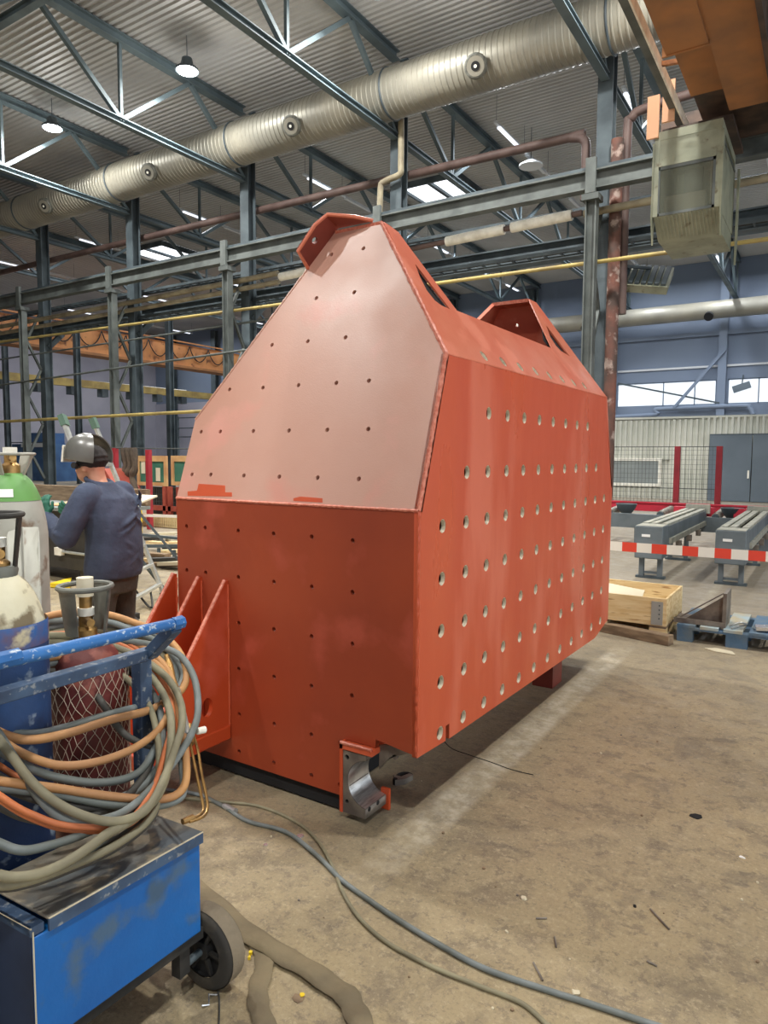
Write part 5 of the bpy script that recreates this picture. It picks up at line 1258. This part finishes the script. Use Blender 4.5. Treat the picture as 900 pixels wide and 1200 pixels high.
def guard(parent, c, r0, r1, z0, z1, m, cuts=2, rim=.010):
    """tulip valve guard: two curved walls with openings and a rolled rim"""
    for s in range(cuts):
        a0 = PI*.05+s*2*PI/cuts+.35; a1 = a0+2*PI/cuts*.52; vs = []; N = 10
        for i in range(N+1):
            a = a0+(a1-a0)*i/N
            for rr, z in ((r0, z0), (r1, z1), (r1-.007, z1), (r0-.007, z0)): vs.append(V(c.x+rr*math.cos(a), c.y+rr*math.sin(a), z))
        fs = []
        for i in range(N):
            for k in range(4): fs.append((i*4+k, i*4+(k+1)%4, (i+1)*4+(k+1)%4, (i+1)*4+k))
        fs += [(0,1,2,3), (N*4+3, N*4+2, N*4+1, N*4)]
        obj('guard_wall', MB().add(vs, fs, True), M_[m], parent)
    obj('guard_rim', MB().tube([(c.x+r1*math.cos(a), c.y+r1*math.sin(a), z1) for a in [k*PI/14 for k in range(28)]], rim, 8, closed=True), M_[m], parent)
c1 = at(100, 700, D=2.24); c1 = V(c1.x, c1.y, 0)
mz = at(100, 785, D=2.24).z
t = cylinder('gas_cylinder', 'maroon gas cylinder wrapped in white string net, standing on the blue trolley', c1, .122, .93, 1.06, 'cyl_red', 'cyl_red', None)
gt = at(96, 690, D=2.2).z; gb = at(96, 724, D=2.24).z
guard(t, c1, .062, .080, gb-.05, gt-.0, 'collar', 2, .009)
obj('cap', MB().cyl((c1.x, c1.y, gt-.03), (c1.x, c1.y, gt+.03), .026, 16), M_['paper'], t)
obj('valve_stub', MB().cyl((c1.x, c1.y, 1.06), (c1.x, c1.y, gt-.03), .02, 10), M_['brass'], t)
net = MB(); NR = .126; z0n, z1n = at(100, 950, D=2.12).z, at(100, 792, D=2.12).z
rn = random.Random(2); Nn = 26; rows = 15
def npt(i, j):
    a = 2*PI*(i+.5*(j % 2))/Nn; z = z0n+(z1n-z0n)*j/rows
    k = math.sin(i*12.9898+j*78.233)*43758.5453; k -= math.floor(k); k2 = math.sin(i*39.3+j*11.1)*24634.6; k2 -= math.floor(k2)
    return V(c1.x+NR*math.cos(a+(k-.5)*.10), c1.y+NR*math.sin(a+(k-.5)*.10), z+(k2-.5)*.014)
for j in range(rows):
    for i in range(Nn):
        p = npt(i, j); o = 0 if j % 2 == 0 else 1
        for q in ((i+o-1) % Nn if not (j % 2) else i, (i if not (j % 2) else (i+1) % Nn)):
            net.tube([p, npt(q, j+1)], .0011, 3, cap=False)
o = obj('string_net', net, M_['net'], t); o['kind'] = 'stuff'
c2 = at(2, 800, D=1.98); c2 = V(c2.x, c2.y, 0)
zs = at(2, 760, D=1.9).z; zn2 = at(2, 672, D=1.95).z
t = cylinder('gas_cylinder', 'blue gas cylinder with chipped cream shoulder at the left edge', c2, .125, zs-.0, zn2, 'cyl_blue', 'cyl_white', None)
obj('painted_band', MB().lathe([(.1255, at(2,766,D=1.86).z), (.1258, at(2,765,D=1.86).z), (.1258, at(2,742,D=1.86).z), (.1235, at(2,738,D=1.86).z)], 32, Matrix.Translation((c2.x, c2.y, 0)), cap=False), M_['cyl_band'], t)
gt2 = at(10, 603, D=1.95).z; gb2 = at(10, 668, D=1.95).z
guard(t, c2, .05, .068, gb2, gt2, 'black', 3, .008)
obj('regulator', MB().cyl((c2.x, c2.y-.03, (gt2+gb2)/2), (c2.x+.03, c2.y-.06, (gt2+gb2)/2+.01), .024, 14), M_['zinc'], t)
obj('neck_ring', MB().lathe([(.05, gb2-.02), (.054, gb2), (.05, gb2+.012)], 20, Matrix.Translation((c2.x, c2.y, 0))), M_['collar'], t)
# green shouldered cylinder on the floor behind, with a grey cover sheet
c3 = at(18, 700, D=2.75); c3 = V(c3.x, c3.y, 0); zp_ = zp; zp = 0.0
zs3 = at(18, 618, D=2.75).z; zn3 = at(18, 554, D=2.75).z
t = cylinder('gas_cylinder', 'grey gas cylinder with green shoulder standing on the floor behind', c3, .125, zs3-.02, zn3, 'cyl_grey', 'cyl_grey', None)
cut = at(18, 587, D=2.75).z; zb3 = zs3-.02
gp = [(.0375+(.125-.036)*(math.cos(a)**.9*.75+.25*(1-a*2/PI)), zb3+(zn3-zb3)*(math.sin(a)*.7+.3*a*2/PI)) for a in [PI/2*k/24 for k in range(25)]]
gp = [q for q in gp if q[1] >= cut]
obj('green_shoulder', MB().lathe(gp, 32, Matrix.Translation((c3.x, c3.y, 0)), cap=False), M_['cyl_green'], t)
gt3 = at(18, 535.5, D=2.75).z
guard(t, c3, .045, .085, zn3-.02, gt3+.012, 'cyl_grey', 2, .006)
lv = []
def gr(z):
    for (ra, za), (rb, zb_2) in zip(gp[:-1], gp[1:]):
        if za <= z <= zb_2: return ra+(rb-ra)*(z-za)/(zb_2-za)
    return gp[0][0]
for k in range(8):
    a = -1.5+k*.15
    for z in (cut+.022, cut+.052): lv.append(V(c3.x+(gr(z)+.0025)*math.cos(a), c3.y+(gr(z)+.0025)*math.sin(a), z))
obj('white_label', MB().add(lv, [(2*i, 2*i+2, 2*i+3, 2*i+1) for i in range(7)], True), M_['label_white'], t)
zp = zp_
P = [at(u, 600, D=2.6) for u in (4, 14, 24, 33, 42, 50)]
vs = []; zt_s = [at(u, v, D=2.6).z for u, v in ((4,632),(14,622),(24,618),(33,617),(42,618),(50,624))]
for k, p in enumerate(P):
    off = V(-.54,.84,0)*(-.03 if k % 2 else .015); vs += [V(p.x, p.y, 0)+off*1.6, V(p.x, p.y, zt_s[k])+off]
sm_ = MB().add(vs, [(2*i, 2*i+2, 2*i+3, 2*i+1) for i in range(5)])
cv = tag(obj('cover_sheet', sm_, M_['cyl_grey']), 'pale grey folded cover sheet standing in front of the green-shouldered cylinder', 'sheet')
so = cv.modifiers.new('thick', 'SOLIDIFY'); so.thickness = .004

# hoses coiled over the frame and round the cylinders
up_pt = at(100, 716, D=2.46); lo_pt = at(100, 1000, D=1.70); hv = (up_pt-lo_pt).normalized(); hh = TW.to_3x3() @ V(1,0,0)
HN = hh.cross(hv).normalized()
if HN.dot(_F) > 0: HN = -HN
def hp(u, v, off=0.0): return atp(u, v, lo_pt+HN*off, HN)
Z5 = lambda x, y: (x*.3111, 680+y*.3111)
Z2 = lambda x, y: (x*.26667, 860+y*.26667)
def hose(name, label, pts, r, m, off, z=None, closed=True, extra=None, n=8):
    P = []
    for k, q in enumerate(pts):
        u, v = z(*q[:2]) if z else q[:2]
        P.append(hp(u, v, off+(q[2] if len(q) > 2 else 0)))
    o = obj(name, MB().tube(smooth_path(P, n, closed), r, 10, closed=closed), M_[m])
    return tag(o, label, 'hose', 'welding hoses coiled on the blue trolley')
TOPL = [(-260, 380), (-200, 290)]
hose('rubber_hose', 'thick tan hose arching highest over the top of the coil', [(0,255),(100,165),(250,122),(400,128),(520,165),(600,195),(670,262),(702,340),(692,400),(650,440),(560,490),(420,525),(260,575),(130,600),(40,590),(-60,540),(-160,450),(-140,340)], .0125, 'hose_tan', .010, Z5)
hose('rubber_hose', 'grey hose paired with the tan one across the middle', [(-60,330),(20,215),(120,165),(280,150),(420,160),(520,200),(600,235),(660,290),(690,345),(680,392),(640,425),(550,468),(410,505),(250,553),(130,578),(40,566),(-70,510),(-170,430)], .0115, 'hose_grey', -.004, Z5)
hose('rubber_hose', 'blue grey hose bulging out farthest at the right side of the coil', [(10,300),(150,245),(330,220),(500,232),(620,255),(690,295),(735,380),(745,500),(715,590),(650,690),(565,790),(500,850),(430,890),(320,912),(230,895),(150,820),(90,730),(40,650),(-20,560),(-120,460),(-110,370)], .0115, 'hose_grey', .030, Z5)
hose('rubber_hose', 'tan hose sagging in a wide bow below the middle', [(-60,420),(40,300),(180,262),(360,262),(500,240),(600,300),(650,380),(645,470),(600,560),(500,635),(360,685),(220,697),(90,655),(0,600),(-100,530)], .0115, 'hose_tan', .018, Z5)
hose('rubber_hose', 'dark grey hose with a bow just under the tan one', [(-80,480),(0,370),(150,320),(300,285),(440,300),(540,330),(620,400),(635,500),(590,620),(520,725),(380,762),(210,742),(80,690),(0,640),(-90,570)], .0110, 'hose_grey', -.010, Z5)
hose('rubber_hose', 'thick tan hose turning a tight corner at the lower right', [(-120,560),(20,360),(200,290),(420,290),(560,300),(625,360),(655,470),(690,580),(702,690),(696,770),(650,815),(560,825),(400,812),(200,782),(60,765),(-60,740),(-180,660)], .0115, 'hose_tan', .022, Z5)
hose('rubber_hose', 'grey hose running under the thick tan corner', [(-120,600),(20,390),(200,310),(420,305),(550,340),(610,400),(640,500),(672,620),(688,720),(690,800),(650,836),(560,852),(400,843),(200,805),(60,788),(-60,770),(-190,700)], .0110, 'hose_grey', .006, Z5)
hose('rubber_hose', 'orange twin hose lowest at the left of the coil', [(-200,150),(-80,215),(0,272),(80,325),(150,358),(260,398),(400,412),(500,402),(575,375),(640,300),(690,200),(730,60),(760,-60),(740,-180),(660,-300),(500,-400),(200,-420),(-80,-300),(-220,-80)], .0085, 'hose_orange', .034, Z2)
hose('rubber_hose', 'second orange hose lying close against the first', [(-200,175),(-80,235),(0,288),(80,340),(150,374),(260,412),(400,426),(505,414),(585,385),(655,305),(705,200),(742,60),(772,-60),(750,-190),(665,-320),(500,-415),(200,-435),(-80,-310),(-225,-60)], .0085, 'hose_orange', .020, Z2)
hose('rubber_hose', 'olive hose crossing the lid from the lower left', [(-150,560),(0,622),(100,628),(200,606),(300,560),(390,500),(470,440),(560,390),(640,330),(700,260),(735,160),(752,20),(740,-120),(660,-250),(480,-360),(200,-400),(-60,-320),(-220,-60),(-240,250)], .0120, 'hose_olive', .048, Z2)
hose('rubber_hose', 'pale grey hose sagging over the blue cylinder near the bottom', [(-150,400),(0,482),(100,512),(210,492),(330,455),(460,400),(590,345),(660,270),(700,160),(715,0),(690,-140),(600,-270),(430,-350),(200,-380),(-40,-300),(-210,-40),(-220,220)], .0110, 'hose_grey', .010, Z2)
hose('rubber_hose', 'grey hose dropping steeply from upper left to the lid', [(-60,-60),(0,30),(60,110),(140,210),(230,290),(340,350),(470,385),(570,372),(650,325),(720,200),(770,60),(800,-40),(790,-150),(720,-260),(560,-360),(300,-430),(60,-400),(-80,-260)], .0115, 'hose_olive', .060, Z2)
hose('rubber_hose', 'dusty dark hose hidden low in the bundle', [(-150,250),(0,320),(120,370),(300,390),(480,330),(600,230),(670,100),(690,-60),(640,-200),(500,-320),(250,-380),(0,-300),(-200,-60)], .0110, 'hose_dark', -.02, Z2)
hose('rubber_hose', 'thin reddish hose inside the right side of the coil', [(-100,400),(50,330),(250,300),(450,320),(580,345),(625,420),(650,560),(640,680),(570,800),(430,830),(200,800),(0,700),(-150,560)], .0080, 'hose_orange', -.020, Z5)
hose('rubber_hose', 'grey hose in the stack behind the blue handle', [(-80,300),(80,205),(280,165),(460,175),(590,215),(650,300),(672,420),(660,560),(600,700),(500,800),(330,840),(120,800),(-60,700),(-180,520)], .0120, 'hose_grey', -.026, Z5)
hose('rubber_hose', 'olive hose in the stack behind the blue handle', [(-80,330),(60,245),(260,190),(450,195),(570,235),(632,320),(655,440),(640,600),(575,740),(460,830),(280,850),(80,800),(-80,690),(-180,520)], .0125, 'hose_olive', -.040, Z5)
hose('rubber_hose', 'dark hose crossing before the string net', [(-60,420),(120,350),(290,355),(370,440),(450,560),(520,610),(600,640),(630,720),(560,820),(400,860),(150,830),(-80,720),(-160,560)], .0105, 'hose_dark', -.014, Z5)
for k, (dy, r, m, lb) in enumerate(((0, .010, 'hose_olive', 'dusty hose sagging deepest onto the trolley lid, nearest strand'), (14, .009, 'hose_dark', 'dark hose sagging onto the trolley lid behind the olive one'), (-20, .010, 'hose_grey', 'grey hose sagging onto the lid beside the cylinder foot'))):
    hose('rubber_hose', lb, [(-150,620+dy),(0,668+dy*.8),(150,640+dy),(300,585+dy),(450,520+dy),(560,455+dy),(650,380+dy),(690,300+dy),(700,150),(690,0),(640,-150),(500,-280),(250,-340),(0,-280),(-200,0),(-230,300)], r, m, .015-.012*k, Z2)

# cutting torch hanging at the right of the coil
t = thing('cutting_torch', 'brass and steel cutting torch hanging at the right of the hose coil', 'torch', tuple(hp(240, 950)))
def wp_(u, v, o=.02): return hp(u, v, o)
obj('handle', MB().tube([wp_(207, 808), wp_(213, 835), wp_(221, 868)], [.012, .0135, .012], 10), M_['alu'], t)
obj('grip_ribs', MB().tube([wp_(209, 812, .03), wp_(218, 860, .03)], .006, 8), M_['zinc'], t)
obj('hose_fitting', MB().tube([wp_(195, 768), wp_(199, 780), wp_(203, 795), wp_(207, 808)], [.008, .012, .008, .010], 10), M_['brass'], t)
obj('gas_tube', MB().tube(smooth_path([wp_(222, 868), wp_(226, 886), wp_(232, 915), wp_(238, 945), wp_(236, 953), wp_(228, 958), wp_(215, 962)], 5), .0045, 8), M_['brass'], t)
obj('gas_tube', MB().tube(smooth_path([wp_(227, 862), wp_(232, 880), wp_(236, 905), wp_(242, 935), wp_(243, 948), wp_(238, 957), wp_(222, 963)], 5), .0045, 8), M_['brass'], t)
obj('torch_head', MB().tube([wp_(226, 958), wp_(214, 963)], [.010, .008], 10), M_['brass'], t)
obj('valve_knob', MB().tube([wp_(231, 857), wp_(240, 855)], .011, 12), M_['lag'], t)
obj('valve_block', MB().tube([wp_(222, 850), wp_(224, 872)], .010, 8), M_['brass'], t)

# =================================================================== FLOOR CABLES, FLAT HOSE, DEBRIS
def fl(pts, z): return [at(u, v, Z=z) for u, v in pts]
def cable(name, label, pts, r, m, cat='cable'):
    return tag(obj(name, MB().tube(smooth_path(fl(pts, r), 8), r, 10), M_[m]), label, cat)
cable('welding_cable', 'grey welding cable snaking from the trolley to the bottom right', [(195,925),(232,931),(262,945),(290,962),(335,975),(372,1003),(400,1031),(430,1053),(470,1080),(520,1110),(570,1136),(640,1160),(700,1179),(760,1199),(800,1212)], .0095, 'hose_grey')
cable('welding_cable', 'brown cable running beside the grey one to the bottom edge', [(196,932),(240,938),(300,944),(345,962),(372,985),(392,1020),(400,1042),(418,1072),(450,1102),(500,1130),(560,1155),(610,1175),(640,1200),(660,1218)], .0075, 'hose_olive')
a = at(262, 944, Z=.012); b = at(276, 951, Z=.012)
tag(obj('cable_coupling', MB().tube([a, a+(b-a)*.3, a+(b-a)*.7, b], [.011, .015, .012, .015], 12), M_['zinc']), 'bright metal coupling on the grey welding cable', 'coupling')
cable('power_cord', 'thin brown cord running down beside the trolley wheel', [(252,1150),(256,1165),(257,1180),(256,1210)], .003, 'hose_dark')
cable('power_cord', 'thin black wire trailing from the housing across the white line', [(515,861),(528,876),(548,884),(575,893),(600,902),(625,908)], .0022, 'black')
def flat(name, label, pts, w, h, m):
    P = smooth_path(fl(pts, h/2), 6); vs = []; fs = []; S = 12; rn = random.Random(4)
    for i, p in enumerate(P):
        d = (P[min(i+1, len(P)-1)]-P[max(i-1, 0)]); d.z = 0; d.normalize(); n = V(-d.y, d.x, 0)
        ww = w*(1+.07*math.sin(i*.9)+rn.uniform(-.03, .03)); h2 = h*(1+.15*math.sin(i*.7+1))
        for k in range(S):
            a = 2*PI*k/S; vs.append(V(p.x, p.y, 0)+n*ww/2*math.cos(a)+V(0, 0, max(.001, h2/2+h2/2*math.sin(a))))
    for i in range(len(P)-1):
        for k in range(S): fs.append((i*S+k, i*S+(k+1)%S, (i+1)*S+(k+1)%S, (i+1)*S+k))
    fs += [tuple(range(S))[::-1], tuple((len(P)-1)*S+k for k in range(S))]
    return tag(obj(name, MB().add(vs, fs, True), M_[m]), label, 'hose')
flat('flat_hose', 'wide dusty flat hose running from the trolley wheel to the bottom edge', [(200,1010),(240,1048),(275,1079),(310,1106),(345,1126),(380,1148),(405,1166),(415,1182),(425,1205),(428,1230)], .075, .028, 'flat_hose')
flat('flat_hose', 'shorter dusty flat hose branching down under the wide one', [(300,1103),(309,1118),(309,1135),(303,1155),(303,1178),(312,1205),(316,1230)], .062, .014, 'flat_hose')
# steel clamp on the floor by the bearing
t = thing('steel_clamp', 'dark steel hook-shaped clamp lying on the floor beside the bearing block', 'clamp', tuple(at(472, 915, Z=0)))
P = [at(u, v, Z=.012) for u, v in ((482,909),(478,907),(472,907),(467,909),(464,913))]
obj('curved_jaw', MB().tube(smooth_path(P, 4), .011, 8), M_['dark'], t)
obj('body', MB().prism([at(u, v, Z=.0) for u, v in ((461,914),(463,921),(475,919),(484,914),(480,912),(470,916))], (0, 0, .028)), M_['raw_steel'], t)
obj('eye', MB().cyl(at(463, 919, Z=.0), at(463, 919, Z=0)+V(0,0,.03), .012, 10), M_['dark'], t)
def chip(u, v, size, m, label, cat='debris', h=.006):
    p = at(u, v, Z=0); rn = random.Random(int(u*7+v)); N = 7
    poly = [p+V(math.cos(a)*size*rn.uniform(.6, 1.1), math.sin(a)*size*rn.uniform(.5, 1.1), 0) for a in [k*2*PI/N for k in range(N)]]
    return tag(obj('debris_chip', MB().prism(poly, (rn.uniform(-.004, .004), 0, h)), M_[m]), label, cat)
chip(352, 981, .020, 'silver', 'silvery crumpled metal bit beside the grey cable'); chip(311, 991, .014, 'silver', 'small silvery metal bit left of the larger one')
chip(294, 1118, .008, 'yellow', 'small yellow scrap beside the flat hose fork', h=.010); chip(292, 1124, .007, 'yellow', 'second small yellow scrap just below the first', h=.010)
chip(353, 1167, .010, 'yellow', 'yellow flake on the floor right of the branching flat hose'); chip(350, 1171, .022, 'wood_old', 'brown flake under the yellow one right of the flat hose', h=.003)
chip(614, 1053, .012, 'debris', 'pale stone chip in the middle of the open floor'); chip(594, 1093, .007, 'debris', 'tiny pale chip below the middle of the floor')
chip(674, 1164, .014, 'debris', 'pale chip lying near the end of the grey cable'); chip(870, 1005, .012, 'label_white', 'small white scrap on the floor at the right edge', h=.003)
chip(815, 957, .030, 'dark', 'dark oily spot of waste on the floor at the right', h=.003); chip(744, 1063, .006, 'dark', 'tiny dark nut on the floor right of centre', h=.008)
for k, (u0, v0, u1, v1, lb) in enumerate(((762,1065,784,1089,'longest thin steel rod end on the open floor at the right'),(625,1128,636,1149,'thin rod end standing up the picture near the cables'),(628,1076,641,1076,'short dark rod lying level on the open floor'),(758,1126,770,1132,'short rod end below the longest one'),(650,1098,652,1110,'tiny pale rod end between the other rods'))):
    tag(obj('rod_end', MB().tube(fl([(u0, v0), (u1, v1)], .004), .0035, 6), M_['raw_steel']), lb, 'rod')
rn = random.Random(11)
for k in range(34):
    u, v = rn.uniform(300, 890), rn.uniform(800, 1190)
    if u < 720 and v < 900 and (u < 500 or v < 880-(u-490)*.6): continue
    p = at(u, v, Z=0); s = rn.uniform(.003, .007)
    tag(obj('grit', MB().prism([p+V(s*math.cos(a), s*math.sin(a), 0) for a in (0, 1.3, 2.5, 3.9, 5.1)], (0, 0, s)), M_[rn.choice(['debris', 'wood_old', 'raw_steel'])]), 'tiny loose bit of grit scattered on the open floor', 'debris', 'grit on the open floor')
